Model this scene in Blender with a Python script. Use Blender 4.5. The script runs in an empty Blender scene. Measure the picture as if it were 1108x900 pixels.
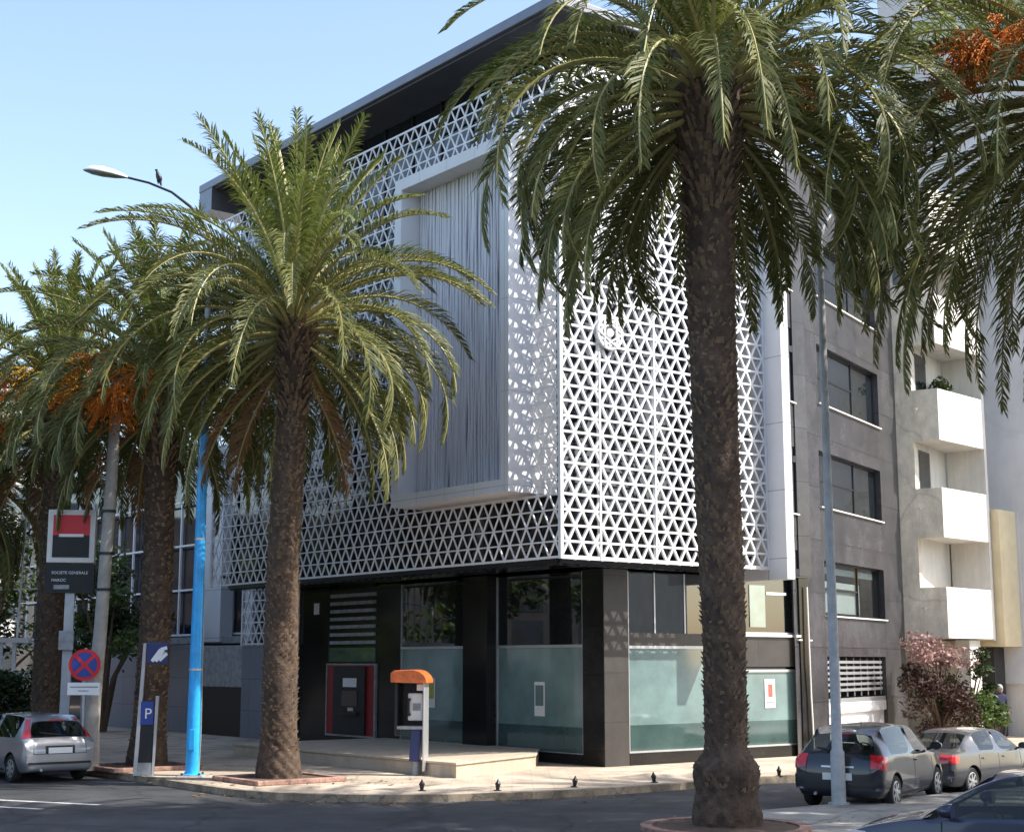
import bpy, bmesh, math, random
from mathutils import Vector, Matrix
from mathutils.bvhtree import BVHTree
R = math.radians
PI = math.pi
S = bpy.context.scene
COL = S.collection

# ------------------------------------------------------------------ camera, sky, sun, exposure
PITCH = R(9.41)
CAMH = 2.6
cd = bpy.data.cameras.new("camera"); cam = bpy.data.objects.new("camera", cd); COL.objects.link(cam)
cam.location = (0, 0, CAMH); cam.rotation_euler = (PI/2 + PITCH, 0, 0)
cd.sensor_width = 36; cd.lens = 36*1603/1108; cd.clip_start = .1; cd.clip_end = 2000
S.camera = cam
SUN_EL, SUN_AZ = R(48), R(-10.7)            # azimuth measured from +X
w = bpy.data.worlds.new("World"); S.world = w; w.use_nodes = True
nt = w.node_tree; bg = nt.nodes['Background']
sky = nt.nodes.new('ShaderNodeTexSky'); sky.sky_type = 'NISHITA'; sky.sun_disc = False
sky.sun_elevation = SUN_EL; sky.sun_rotation = PI/2 - SUN_AZ
sky.air_density = 1.0; sky.dust_density = 1.8; sky.ozone_density = .25
tn = nt.nodes.new('ShaderNodeMix'); tn.data_type = 'RGBA'; tn.blend_type = 'MULTIPLY'; tn.inputs[0].default_value = 1
tn.inputs[7].default_value = (1.06, 1.05, 1.03, 1)
nt.links.new(sky.outputs[0], tn.inputs[6]); nt.links.new(tn.outputs[2], bg.inputs[0]); bg.inputs[1].default_value = .15
sd = bpy.data.lights.new("sun", 'SUN'); sd.energy = 3.5; sd.angle = R(.53); sd.color = (1, .96, .88)
so = bpy.data.objects.new("sun", sd); COL.objects.link(so)
sv = Vector((math.cos(SUN_EL)*math.cos(SUN_AZ), math.cos(SUN_EL)*math.sin(SUN_AZ), math.sin(SUN_EL)))
so.rotation_euler = sv.to_track_quat('Z', 'Y').to_euler(); so.location = (30, -10, 40)
S.view_settings.view_transform = 'Standard'; S.view_settings.look = 'None'
S.view_settings.gamma = 1; S.view_settings.use_curve_mapping = False
S.view_settings.exposure = 1.15
S.render.engine = 'CYCLES'

# ------------------------------------------------------------------ helpers
class MB:
    """collects polygons; build() links them as one mesh object"""
    def __init__(s): s.v = []; s.f = []; s.m = []
    def add(s, vs, fs, m=0):
        b = len(s.v); s.v += [tuple(q) for q in vs]
        for f in fs: s.f.append([i+b for i in f]); s.m.append(m)
        return s
    def box(s, x0, x1, y0, y1, z0, z1, m=0):
        vs = [(x, y, z) for z in (z0, z1) for y in (y0, y1) for x in (x0, x1)]
        return s.add(vs, [(0,2,3,1),(4,5,7,6),(0,1,5,4),(2,6,7,3),(0,4,6,2),(1,3,7,5)], m)
    def bar(s, p, q, wd, dp, nrm, m=0):
        """flat bar p->q, width wd in the plane, depth dp along nrm"""
        p = Vector(p); q = Vector(q); n = Vector(nrm).normalized()
        t = (q-p).normalized(); a = t.cross(n).normalized()*wd/2; n = n*dp/2
        vs = [p-a-n, p+a-n, p+a+n, p-a+n, q-a-n, q+a-n, q+a+n, q-a+n]
        return s.add(vs, [(0,1,2,3),(7,6,5,4),(0,4,5,1),(1,5,6,2),(2,6,7,3),(3,7,4,0)], m)
    def tube(s, pts, rad, n=10, m=0, cap=True):
        pts = [Vector(p) for p in pts]
        if not hasattr(rad, '__len__'): rad = [rad]*len(pts)
        b = len(s.v); up = Vector((0,0,1)); prev = None
        for i, p in enumerate(pts):
            t = (pts[min(i+1, len(pts)-1)]-pts[max(i-1, 0)]).normalized()
            if prev is None:
                u = t.cross(up if abs(t.z) < .9 else Vector((1,0,0))).normalized()
            else:
                u = (prev - t*prev.dot(t)).normalized()
            prev = u; v = t.cross(u)
            for k in range(n):
                a = 2*PI*k/n; s.v.append(tuple(p+(u*math.cos(a)+v*math.sin(a))*rad[i]))
        for i in range(len(pts)-1):
            for k in range(n):
                s.f.append([b+i*n+k, b+i*n+(k+1) % n, b+(i+1)*n+(k+1) % n, b+(i+1)*n+k]); s.m.append(m)
        if cap:
            s.f.append([b+k for k in range(n)][::-1]); s.m.append(m)
            s.f.append([b+(len(pts)-1)*n+k for k in range(n)]); s.m.append(m)
        return s
    def lathe(s, prof, n=24, m=0, c=(0,0,0), axis='z'):
        b = len(s.v)
        for r_, z in prof:
            for k in range(n):
                a = 2*PI*k/n; x, y = r_*math.cos(a), r_*math.sin(a)
                q = (x, y, z) if axis == 'z' else ((x, z, y) if axis == 'y' else (z, x, y))
                s.v.append((c[0]+q[0], c[1]+q[1], c[2]+q[2]))
        for i in range(len(prof)-1):
            for k in range(n):
                s.f.append([b+i*n+k, b+i*n+(k+1) % n, b+(i+1)*n+(k+1) % n, b+(i+1)*n+k]); s.m.append(m)
        s.f.append([b+k for k in range(n)][::-1]); s.m.append(m)
        s.f.append([b+(len(prof)-1)*n+k for k in range(n)]); s.m.append(m)
        return s
    def prism(s, poly, z0, z1, m=0):
        n = len(poly)
        vs = [(x, y, z0) for x, y in poly]+[(x, y, z1) for x, y in poly]
        fs = [list(range(n))[::-1], list(range(n, 2*n))]+[[i, (i+1) % n, n+(i+1) % n, n+i] for i in range(n)]
        return s.add(vs, fs, m)
    def mesh(s, name, mats, smooth=None):
        me = bpy.data.meshes.new(name); me.from_pydata(s.v, [], s.f)
        for q in (mats if isinstance(mats, (list, tuple)) else [mats]): me.materials.append(q)
        me.polygons.foreach_set('material_index', s.m)
        if smooth is not None:
            me.polygons.foreach_set('use_smooth', [True]*len(s.f))
        me.update()
        bm = bmesh.new(); bm.from_mesh(me)
        if len(s.f) < 20000: bmesh.ops.recalc_face_normals(bm, faces=bm.faces)
        bm.to_mesh(me); bm.free()
        if smooth is not None: me.set_sharp_from_angle(angle=R(smooth))
        return me
    def build(s, name, mats, parent=None, smooth=None, bevel=0):
        o = bpy.data.objects.new(name, s.mesh(name, mats, smooth)); COL.objects.link(o)
        if parent: o.parent = parent
        if bevel:
            md = o.modifiers.new('bevel', 'BEVEL'); md.width = bevel; md.segments = 2; md.limit_method = 'ANGLE'
        return o

def tag(o, label, cat, group=None):
    o['label'] = label; o['category'] = cat
    if group: o['group'] = group
    return o
def thing(name, label, cat, loc=(0,0,0), rz=0, group=None):
    o = bpy.data.objects.new(name, None); COL.objects.link(o); o.empty_display_size = .3
    o.location = loc; o.rotation_euler = (0, 0, rz)
    return tag(o, label, cat, group)
def struct(o, kind='structure'): o['kind'] = kind; return o
def copy_tree(o, parent=None):
    c = o.copy(); COL.objects.link(c)
    if parent: c.parent = parent
    for ch in list(o.children): copy_tree(ch, c)
    return c

# ------------------------------------------------------------------ materials
def mat(name, c, rough=.6, metal=0, var=.12, scale=6, bump=0, bscale=40, spec=.5, coat=0, stretch=(1,1,1), c2=None, trans=0):
    m = bpy.data.materials.new(name); m.use_nodes = True; t = m.node_tree; p = t.nodes['Principled BSDF']
    L = t.links.new
    p.inputs['Roughness'].default_value = rough; p.inputs['Metallic'].default_value = metal
    p.inputs['Specular IOR Level'].default_value = spec
    p.inputs['Coat Weight'].default_value = coat; p.inputs['Coat IOR'].default_value = 1.9 if name.startswith('frosted') else 1.5; p.inputs['Coat Roughness'].default_value = .05
    if trans: p.inputs['Transmission Weight'].default_value = trans
    tc = t.nodes.new('ShaderNodeTexCoord'); mp = t.nodes.new('ShaderNodeMapping'); mp.inputs['Scale'].default_value = stretch
    L(tc.outputs['Object'], mp.inputs[0])
    if var or c2:
        n = t.nodes.new('ShaderNodeTexNoise'); n.inputs['Scale'].default_value = scale; n.inputs['Detail'].default_value = 6
        n.inputs['Roughness'].default_value = .65
        L(mp.outputs[0], n.inputs[0])
        r = t.nodes.new('ShaderNodeValToRGB')
        c2_ = c2 if c2 else tuple(q*(1-var) for q in c); c1_ = c if c2 else tuple(min(1, q*(1+var)) for q in c)
        r.color_ramp.elements[0].color = (*c2_, 1); r.color_ramp.elements[1].color = (*c1_, 1)
        r.color_ramp.elements[0].position = .3; r.color_ramp.elements[1].position = .7
        L(n.outputs[0], r.inputs[0]); L(r.outputs[0], p.inputs['Base Color'])
    else:
        p.inputs['Base Color'].default_value = (*c, 1)
    if bump:
        n2 = t.nodes.new('ShaderNodeTexNoise'); n2.inputs['Scale'].default_value = bscale; n2.inputs['Detail'].default_value = 4
        L(mp.outputs[0], n2.inputs[0])
        b = t.nodes.new('ShaderNodeBump'); b.inputs['Strength'].default_value = bump; b.inputs['Distance'].default_value = .02
        L(n2.outputs[0], b.inputs['Height']); L(b.outputs[0], p.inputs['Normal'])
    return m
def brick_mat(name, c, c2, mortar, sx, sy, msize=.01, rough=.7, var=.15, axis='xy', offset=.5, bump=.15, nscale=1.2, spec=.4):
    """tiles: sx wide, sy high (metres)"""
    m = bpy.data.materials.new(name); m.use_nodes = True; t = m.node_tree; p = t.nodes['Principled BSDF']; L = t.links.new
    tc = t.nodes.new('ShaderNodeTexCoord'); sp = t.nodes.new('ShaderNodeSeparateXYZ'); cb = t.nodes.new('ShaderNodeCombineXYZ')
    L(tc.outputs['Object'], sp.inputs[0])
    L(sp.outputs['XYZ'.index(axis[0].upper())], cb.inputs[0]); L(sp.outputs['XYZ'.index(axis[1].upper())], cb.inputs[1])
    b = t.nodes.new('ShaderNodeTexBrick'); b.offset = offset
    b.inputs['Scale'].default_value = 1; b.inputs['Brick Width'].default_value = sx; b.inputs['Row Height'].default_value = sy
    b.inputs['Mortar Size'].default_value = msize; b.inputs['Mortar Smooth'].default_value = .1
    b.inputs['Color1'].default_value = (*c, 1); b.inputs['Color2'].default_value = (*c2, 1); b.inputs['Mortar'].default_value = (*mortar, 1)
    L(cb.outputs[0], b.inputs['Vector'])
    n = t.nodes.new('ShaderNodeTexNoise'); n.inputs['Scale'].default_value = nscale; n.inputs['Detail'].default_value = 7; n.inputs['Roughness'].default_value = .7
    L(tc.outputs['Object'], n.inputs[0])
    mr = t.nodes.new('ShaderNodeMapRange'); mr.inputs[1].default_value = .3; mr.inputs[2].default_value = .7
    mr.inputs[3].default_value = 1-var; mr.inputs[4].default_value = 1+var
    L(n.outputs[0], mr.inputs[0])
    mx = t.nodes.new('ShaderNodeMix'); mx.data_type = 'RGBA'; mx.blend_type = 'MULTIPLY'; mx.inputs[0].default_value = 1
    L(b.outputs[0], mx.inputs[6]); L(mr.outputs[0], mx.inputs[7]); L(mx.outputs[2], p.inputs['Base Color'])
    p.inputs['Roughness'].default_value = rough; p.inputs['Specular IOR Level'].default_value = spec
    bp = t.nodes.new('ShaderNodeBump'); bp.inputs['Strength'].default_value = bump; bp.inputs['Distance'].default_value = .01
    bp.invert = True
    L(b.outputs[1], bp.inputs['Height']); L(bp.outputs[0], p.inputs['Normal'])
    return m
def leaf_mat(name, ca, cb, rough=.42, transl=.25):
    m = bpy.data.materials.new(name); m.use_nodes = True; t = m.node_tree; p = t.nodes['Principled BSDF']; L = t.links.new
    g = t.nodes.new('ShaderNodeNewGeometry'); r = t.nodes.new('ShaderNodeValToRGB')
    r.color_ramp.elements[0].color = (*ca, 1); r.color_ramp.elements[1].color = (*cb, 1)
    L(g.outputs['Random Per Island'], r.inputs[0]); L(r.outputs[0], p.inputs['Base Color'])
    p.inputs['Roughness'].default_value = rough; p.inputs['Specular IOR Level'].default_value = .3
    tr = t.nodes.new('ShaderNodeBsdfTranslucent'); L(r.outputs[0], tr.inputs[0])
    mx = t.nodes.new('ShaderNodeMixShader'); mx.inputs[0].default_value = transl
    L(p.outputs[0], mx.inputs[1]); L(tr.outputs[0], mx.inputs[2]); L(mx.outputs[0], t.nodes['Material Output'].inputs[0])
    return m
def glass_mat(name, tint=(.55,.6,.6), refl=.5, thru=.5, dark=(.012,.016,.018), rough=.015, ior=1.5):
    """tinted window glass: reflection + part see-through + dark body"""
    m = bpy.data.materials.new(name); m.use_nodes = True; t = m.node_tree; p = t.nodes['Principled BSDF']; L = t.links.new
    p.inputs['Base Color'].default_value = (*dark, 1); p.inputs['Roughness'].default_value = rough
    p.inputs['Specular IOR Level'].default_value = refl; p.inputs['IOR'].default_value = ior
    tr = t.nodes.new('ShaderNodeBsdfTransparent'); tr.inputs[0].default_value = (*tint, 1)
    gl = t.nodes.new('ShaderNodeBsdfGlossy'); gl.inputs['Roughness'].default_value = rough
    fr = t.nodes.new('ShaderNodeFresnel'); fr.inputs[0].default_value = 1.5
    ge = t.nodes.new('ShaderNodeNewGeometry'); iv = t.nodes.new('ShaderNodeMath'); iv.operation = 'SUBTRACT'; iv.inputs[0].default_value = 1; L(ge.outputs['Backfacing'], iv.inputs[1])
    ml = t.nodes.new('ShaderNodeMath'); ml.operation = 'MULTIPLY'; L(fr.outputs[0], ml.inputs[0]); L(iv.outputs[0], ml.inputs[1])
    m1 = t.nodes.new('ShaderNodeMixShader'); L(ml.outputs[0], m1.inputs[0]); L(tr.outputs[0], m1.inputs[1]); L(gl.outputs[0], m1.inputs[2])
    mx = t.nodes.new('ShaderNodeMixShader'); mx.inputs[0].default_value = thru
    L(p.outputs[0], mx.inputs[1]); L(m1.outputs[0], mx.inputs[2]); L(mx.outputs[0], t.nodes['Material Output'].inputs[0])
    return m

M = {}
M['asphalt'] = mat('asphalt', (.062,.062,.066), .8, var=.2, scale=1.1, bump=.35, bscale=120, c2=(.034,.034,.037))
M['paving'] = brick_mat('paving', (.46,.375,.29), (.50,.41,.32), (.38,.31,.24), .42, .42, .008, .85, .24, 'xy', 0, .2, .9)
M['kerb'] = mat('kerb_stone', (.30,.24,.17), .85, var=.3, scale=2.5, bump=.3)
M['median'] = mat('median_concrete', (.33,.31,.28), .9, var=.22, scale=1.6, bump=.25)
M['terracotta'] = mat('terracotta_edging', (.34,.20,.155), .9, var=.3, scale=5, bump=.3)
M['soil'] = mat('soil', (.10,.065,.045), .95, var=.35, scale=9, bump=.6)
M['road_paint'] = mat('road_paint', (.62,.62,.6), .8, var=.3, scale=7, c2=(.25,.25,.25))
M['white_metal'] = mat('white_lacquered_metal', (.80,.80,.81), .45, var=.03, scale=2)
M['white_panel'] = brick_mat('white_panel', (.68,.69,.71), (.64,.65,.68), (.36,.37,.39), 40, 1.72, .014, .5, .07, 'yz', 0, .1, .7)
M['frame_panel'] = brick_mat('frame_panel', (.72,.72,.74), (.68,.69,.72), (.42,.43,.45), 1.18, 2.2, .008, .42, .07, 'yz', 0, .1, .7)
M['roof'] = mat('roof_metal', (.20,.205,.23), .35, .6, .1, 1.5)
M['soffit'] = mat('soffit_dark_panel', (.10,.105,.13), .45, var=.15, scale=1)
M['curtain_glass'] = mat('dark_curtain_glass', (.012,.015,.024), .05, var=0, spec=.8)
M['dark_metal'] = mat('dark_anodised_metal', (.03,.031,.034), .4, .4, .1, 5)
M['black_stone'] = brick_mat('black_polished_stone', (.014,.0135,.013), (.02,.019,.018), (.005,.005,.005), 1.2, 1.15, .006, .1, .4, 'yz', 0, .05, 1.4)
M['grey_stone'] = brick_mat('grey_granite', (.06,.054,.05), (.075,.067,.062), (.028,.026,.025), 2, 1.17, .008, .35, .2, 'xz', 0, .08, 2)
M['shop_glass'] = glass_mat('shop_glass', (.5,.56,.56), .9, .35, (.014,.018,.019), .012, 1.9)
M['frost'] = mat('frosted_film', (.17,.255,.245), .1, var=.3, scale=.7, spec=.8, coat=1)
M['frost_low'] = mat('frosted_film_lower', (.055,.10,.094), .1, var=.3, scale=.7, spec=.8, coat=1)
M['alu'] = mat('aluminium', (.62,.63,.64), .35, .7, .06, 4)
M['stone_facade'] = brick_mat('grey_stone_cladding', (.050,.048,.052), (.072,.069,.073), (.024,.022,.023), 1.85, 1.5, .012, .22, .4, 'xz', 0, .1, 1.0)
M['beige'] = mat('beige_roughcast', (.80,.72,.57), .9, var=.2, scale=2.6, bump=.6, bscale=30, stretch=(1,1,.5))
M['cream_white'] = mat('cream_white_paint', (.78,.74,.67), .7, var=.1, scale=1.6, bump=.12, stretch=(2.5,2.5,.3))
M['cream'] = mat('cream_render', (.72,.60,.38), .8, var=.1, scale=1.3, bump=.15)
M['grey_render'] = mat('pale_grey_render', (.62,.605,.585), .85, var=.09, scale=.8, bump=.12, stretch=(1,1,.3))
M['tan_stone'] = mat('tan_stone', (.46,.38,.29), .8, var=.15, scale=3)
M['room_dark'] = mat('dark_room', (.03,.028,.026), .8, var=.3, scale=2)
M['window_glass'] = glass_mat('window_glass', (.6,.66,.7), 1.0, .38, (.02,.026,.032), .02, 2.1)
M['clear_glass'] = glass_mat('clear_glass', (.85,.9,.9), .8, .85, (.03,.035,.04), .02, 1.6)
M['blue_paint'] = mat('blue_pole_paint', (.03,.42,.92), .35, var=.12, scale=3, coat=.3)
M['grey_paint'] = mat('grey_pole_paint', (.42,.44,.46), .45, .3, .12, 4)
M['worn_grey'] = mat('worn_grey_paint', (.40,.42,.43), .6, .1, .25, 5, c2=(.20,.21,.22))
M['totem_grey'] = mat('totem_grey', (.42,.42,.43), .45, .1, .12, 4)
M['pale_pole'] = mat('pale_pole_paint', (.52,.53,.54), .6, 0, .2, 5, c2=(.34,.35,.355))
M['concrete'] = mat('concrete', (.36,.34,.31), .9, var=.2, scale=3, bump=.3)
M['panel_grey'] = brick_mat('blue_grey_panel', (.17,.19,.235), (.185,.205,.25), (.10,.11,.14), 1.35, 1.02, .012, .5, .08, 'yz', 0, .1, .8)
M['red_paint'] = mat('red_panel', (.26,.010,.014), .4, var=.1, scale=3)
M['sign_red'] = mat('sign_red', (.62,.02,.03), .35, var=.05)
M['sign_black'] = mat('sign_black', (.012,.012,.014), .55, var=.1)
M['sign_white'] = mat('sign_white', (.78,.78,.78), .4, var=.04)
M['sign_blue'] = mat('sign_blue', (.03,.06,.28), .4, var=.05)
M['orange'] = mat('orange_hood', (.75,.17,.04), .35, var=.1, scale=6, coat=.3)
M['navy'] = mat('navy_paint', (.025,.04,.14), .4, var=.1)
M['paper'] = mat('paper', (.72,.70,.66), .7, var=.05)
M['paper_red'] = mat('poster_red', (.5,.12,.09), .7, var=.3, scale=9)
M['paper_yellow'] = mat('poster_yellow', (.55,.45,.1), .7, var=.4, scale=9, c2=(.2,.3,.08))
M['slat'] = mat('pale_blue_grey_slat', (.68,.68,.73), .6, var=.14, scale=1.5, stretch=(1,1,.15))
M['slat_gap'] = mat('slat_backing', (.06,.062,.08), .5, var=.2, scale=1)
M['bark'] = mat('palm_bark', (.135,.09,.06), .95, var=.4, scale=7, bump=.8, bscale=26, c2=(.045,.028,.02))
M['boot'] = mat('cut_leaf_base', (.30,.21,.13), .95, var=.4, scale=11, c2=(.10,.065,.04))
M['frond'] = leaf_mat('palm_leaflet', (.075,.095,.02), (.21,.205,.065), .5, .28)
M['frond_young'] = leaf_mat('palm_leaflet_young', (.10,.14,.026), (.21,.225,.06), .5, .32)
M['rachis'] = mat('palm_rachis', (.30,.27,.10), .5, var=.2)
M['dead_frond'] = leaf_mat('dry_palm_leaflet', (.16,.085,.045), (.30,.18,.09), .7, .15)
M['fruit'] = leaf_mat('orange_dates', (.55,.13,.015), (.75,.27,.03), .5, .15)
M['fruit_yellow'] = leaf_mat('yellow_dates', (.55,.30,.03), (.65,.42,.06), .5, .1)
M['leaf_dark'] = leaf_mat('dark_leaf', (.018,.035,.010), (.05,.075,.02), .45, .2)
M['leaf_green'] = leaf_mat('green_leaf', (.05,.09,.02), (.12,.17,.045), .45, .3)
M['leaf_pink'] = leaf_mat('pink_dry_bloom', (.20,.11,.10), (.46,.30,.27), .7, .2)
M['leaf_maroon'] = leaf_mat('maroon_leaf', (.03,.014,.012), (.09,.045,.035), .6, .2)
M['wood'] = mat('branch_wood', (.13,.09,.06), .9, var=.3, scale=10)
M['tyre'] = mat('tyre_rubber', (.018,.018,.019), .8, var=.2, scale=12)
M['rim'] = mat('alloy_rim', (.46,.47,.48), .35, .6, .1, 8)
M['black_plastic'] = mat('black_plastic', (.02,.02,.022), .55, var=.1)
M['car_glass'] = glass_mat('car_glass', (.62,.68,.66), .7, .55, (.012,.015,.016), .015)
M['tail_red'] = mat('tail_light_red', (.55,.015,.025), .15, var=.25, scale=18, coat=.8)
M['tail_clear'] = mat('tail_light_clear', (.6,.5,.5), .15, var=.15, scale=18, coat=.8)
M['plate'] = mat('number_plate', (.78,.78,.76), .4, var=.03)
M['seat'] = mat('seat_cloth', (.06,.06,.065), .9, var=.2)
def car_paint(name, c, metal=.5):
    m = mat(name, c, .32, metal, .05, 3, coat=1.0); return m
M['silver'] = car_paint('silver_car_paint', (.36,.38,.42), .65)
M['dark_grey_car'] = car_paint('dark_grey_car_paint', (.02,.024,.036), .3)
M['grey_car'] = car_paint('brown_grey_car_paint', (.05,.05,.056), .1)
M['navy_car'] = car_paint('navy_car_paint', (.008,.014,.045), .3)

def worn(m, cracks=.5, crack_scale=.55, stain=.45, stain_scale=.35, speck=0):
    """adds cracks, broad stains and speckle to a ground material"""
    t = m.node_tree; L = t.links.new; p = t.nodes['Principled BSDF']; src = p.inputs['Base Color'].links[0].from_socket
    tc = t.nodes.new('ShaderNodeTexCoord')
    n0 = t.nodes.new('ShaderNodeTexNoise'); n0.inputs['Scale'].default_value = 1.7; n0.inputs['Detail'].default_value = 5
    L(tc.outputs['Object'], n0.inputs[0])
    ad = t.nodes.new('ShaderNodeMixRGB'); ad.inputs[0].default_value = .35; L(tc.outputs['Object'], ad.inputs[1]); L(n0.outputs[1], ad.inputs[2])
    v = t.nodes.new('ShaderNodeTexVoronoi'); v.feature = 'DISTANCE_TO_EDGE'; v.inputs['Scale'].default_value = crack_scale; L(ad.outputs[0], v.inputs['Vector'])
    r = t.nodes.new('ShaderNodeMapRange'); r.inputs[1].default_value = .0; r.inputs[2].default_value = .02; r.inputs[3].default_value = 1-cracks; r.inputs[4].default_value = 1
    L(v.outputs[0], r.inputs[0])
    n1 = t.nodes.new('ShaderNodeTexNoise'); n1.inputs['Scale'].default_value = stain_scale; n1.inputs['Detail'].default_value = 9; n1.inputs['Roughness'].default_value = .72
    L(tc.outputs['Object'], n1.inputs[0])
    r1 = t.nodes.new('ShaderNodeMapRange'); r1.inputs[1].default_value = .35; r1.inputs[2].default_value = .65; r1.inputs[3].default_value = 1-stain; r1.inputs[4].default_value = 1+stain*.6
    L(n1.outputs[0], r1.inputs[0])
    n2 = t.nodes.new('ShaderNodeTexNoise'); n2.inputs['Scale'].default_value = 45; n2.inputs['Detail'].default_value = 2; L(tc.outputs['Object'], n2.inputs[0])
    r2 = t.nodes.new('ShaderNodeMapRange'); r2.inputs[1].default_value = .3; r2.inputs[2].default_value = .7; r2.inputs[3].default_value = 1-speck; r2.inputs[4].default_value = 1+speck
    L(n2.outputs[0], r2.inputs[0])
    a = t.nodes.new('ShaderNodeMath'); a.operation = 'MULTIPLY'; L(r.outputs[0], a.inputs[0]); L(r1.outputs[0], a.inputs[1])
    b = t.nodes.new('ShaderNodeMath'); b.operation = 'MULTIPLY'; L(a.outputs[0], b.inputs[0]); L(r2.outputs[0], b.inputs[1])
    mx = t.nodes.new('ShaderNodeMix'); mx.data_type = 'RGBA'; mx.blend_type = 'MULTIPLY'; mx.inputs[0].default_value = 1
    L(src, mx.inputs[6]); L(b.outputs[0], mx.inputs[7]); L(mx.outputs[2], p.inputs['Base Color'])
worn(M['asphalt'], .5, .45, .5, .45, .35)
worn(M['paving'], .15, .8, .38, .8, .12)
worn(M['median'], .4, .5, .35, .9, .2)
worn(M['kerb'], .5, 1.6, .5, 1.5, .2)
worn(M['terracotta'], .3, 2.5, .4, 2.5, .2)
worn(M['beige'], .2, .55, .18, .6, .08)
worn(M['bark'], 0, 1, .42, .8, .1)
worn(M['cream_white'], 0, 1, .12, .5, .03)
worn(M['grey_render'], .05, .25, .1, .35, .02)
worn(M['orange'], 0, 1, .3, 5, .08)
worn(M['blue_paint'], 0, 1, .22, 2.5, .05)

# ------------------------------------------------------------------ layout frames
TH = .669                                            # heading of the right facade, from +X
DR = Vector((math.cos(TH), math.sin(TH), 0)); DL = Vector((-math.sin(TH), math.cos(TH), 0))
C0 = Vector((1.10, 33.35, 0))                        # foot of the screen corner
def bk(x, y, z=0): return C0 + DR*x + DL*y + Vector((0, 0, z))
R0 = Vector((2.33, 30.45, 0)); NR = Vector((math.sin(TH), -math.cos(TH), 0))
def st(t, q, z=0): return R0 + DR*t + NR*q + Vector((0, 0, z))      # along / across the side street
SW = .13                                             # pavement height

# ------------------------------------------------------------------ ground
def sstep(a, b, x):
    x = max(0, min(1, (x-a)/(b-a))); return x*x*(3-2*x)
def road_z(x, y):
    v = Vector((x, y, 0))-R0; t = v.dot(DR); q = v.dot(NR)
    return -.34*sstep(4, 9.5, t)*(1-sstep(22, 28, t))*sstep(-3, -.4, q)*(1-sstep(4.8, 8, q))
mb = MB(); gx0, gx1, gy0, gy1, gs = -20, 40, 20, 64, .8
nx_, ny_ = int((gx1-gx0)/gs), int((gy1-gy0)/gs); gx1 = gx0+nx_*gs; gy1 = gy0+ny_*gs
mb.add([(gx0+i*gs, gy0+j*gs, road_z(gx0+i*gs, gy0+j*gs)) for j in range(ny_+1) for i in range(nx_+1)],
       [(j*(nx_+1)+i, j*(nx_+1)+i+1, (j+1)*(nx_+1)+i+1, (j+1)*(nx_+1)+i) for j in range(ny_) for i in range(nx_)])
for (a, b, c, d) in ((-700,700,-300,gy0),(-700,700,gy1,900),(-700,gx0,gy0,gy1),(gx1,700,gy0,gy1)):
    mb.add([(a,c,0),(b,c,0),(b,d,0),(a,d,0)], [(0,1,2,3)])
struct(mb.build('road', M['asphalt'], smooth=60))
curve = [Vector((-9.78,35.43,0))+DL*90, Vector((-9.78,35.43,0))+DL*0, Vector((-6.05,30.55,0)), Vector((-5.35,29.72,0)), Vector((-4.5,29.1,0)), Vector((-3.5,28.72,0)), Vector((-2.4,28.6,0)),
         Vector((-1.2,28.7,0)), Vector((.1,29.13,0)), Vector((1.2,29.72,0)), R0, R0+DR*22, R0+DR*22+Vector((30,60,0))]
outer = curve; far = [Vector((80,140,0)), Vector((-75,140,0))]
ins = []
for i, p in enumerate(curve):
    a = curve[max(i-1, 0)]; b = curve[min(i+1, len(curve)-1)]
    t = (b-a).normalized(); n = Vector((-t.y, t.x, 0)); ins.append(p+n*.16)
mb = MB(); mb.prism([(p.x, p.y) for p in ins+far], -.6, SW); struct(mb.build('pavement', M['paving']))
mb = MB(); n = len(curve)
for i in range(n-1):
    a, b, c, d = curve[i], curve[i+1], ins[i+1], ins[i]
    mb.prism([(a.x,a.y),(b.x,b.y),(c.x,c.y),(d.x,d.y)], -.6, SW+.006)
struct(mb.build('kerb', M['kerb']))
# central strip of the side street, with its kerb
mq = [st(-3.9,5.0), st(-3.5,4.72), st(30,4.72), st(30,8.2), st(-3.5,8.2), st(-4.6,7.6), st(-4.9,6.4), st(-4.6,5.5)]
struct(MB().prism([(p.x,p.y) for p in mq], -.05, .12).build('median_strip', M['median'], bevel=.03))
# worn white lines painted on the main road
mb = MB()
for (x0, y0, x1, y1, wd) in ((-11.6,29.9,-7.6,28.1,.16), (-10.6,28.3,-8.4,27.3,.14)):
    p = Vector((x0,y0,0)); q = Vector((x1,y1,0)); nn = Vector((-(q-p).y, (q-p).x, 0)).normalized()*wd/2
    mb.add([p-nn+Vector((0,0,.004)), q-nn+Vector((0,0,.004)), q+nn+Vector((0,0,.004)), p+nn+Vector((0,0,.004))], [(0,1,2,3)])
struct(mb.build('road_marking', M['road_paint']))

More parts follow.
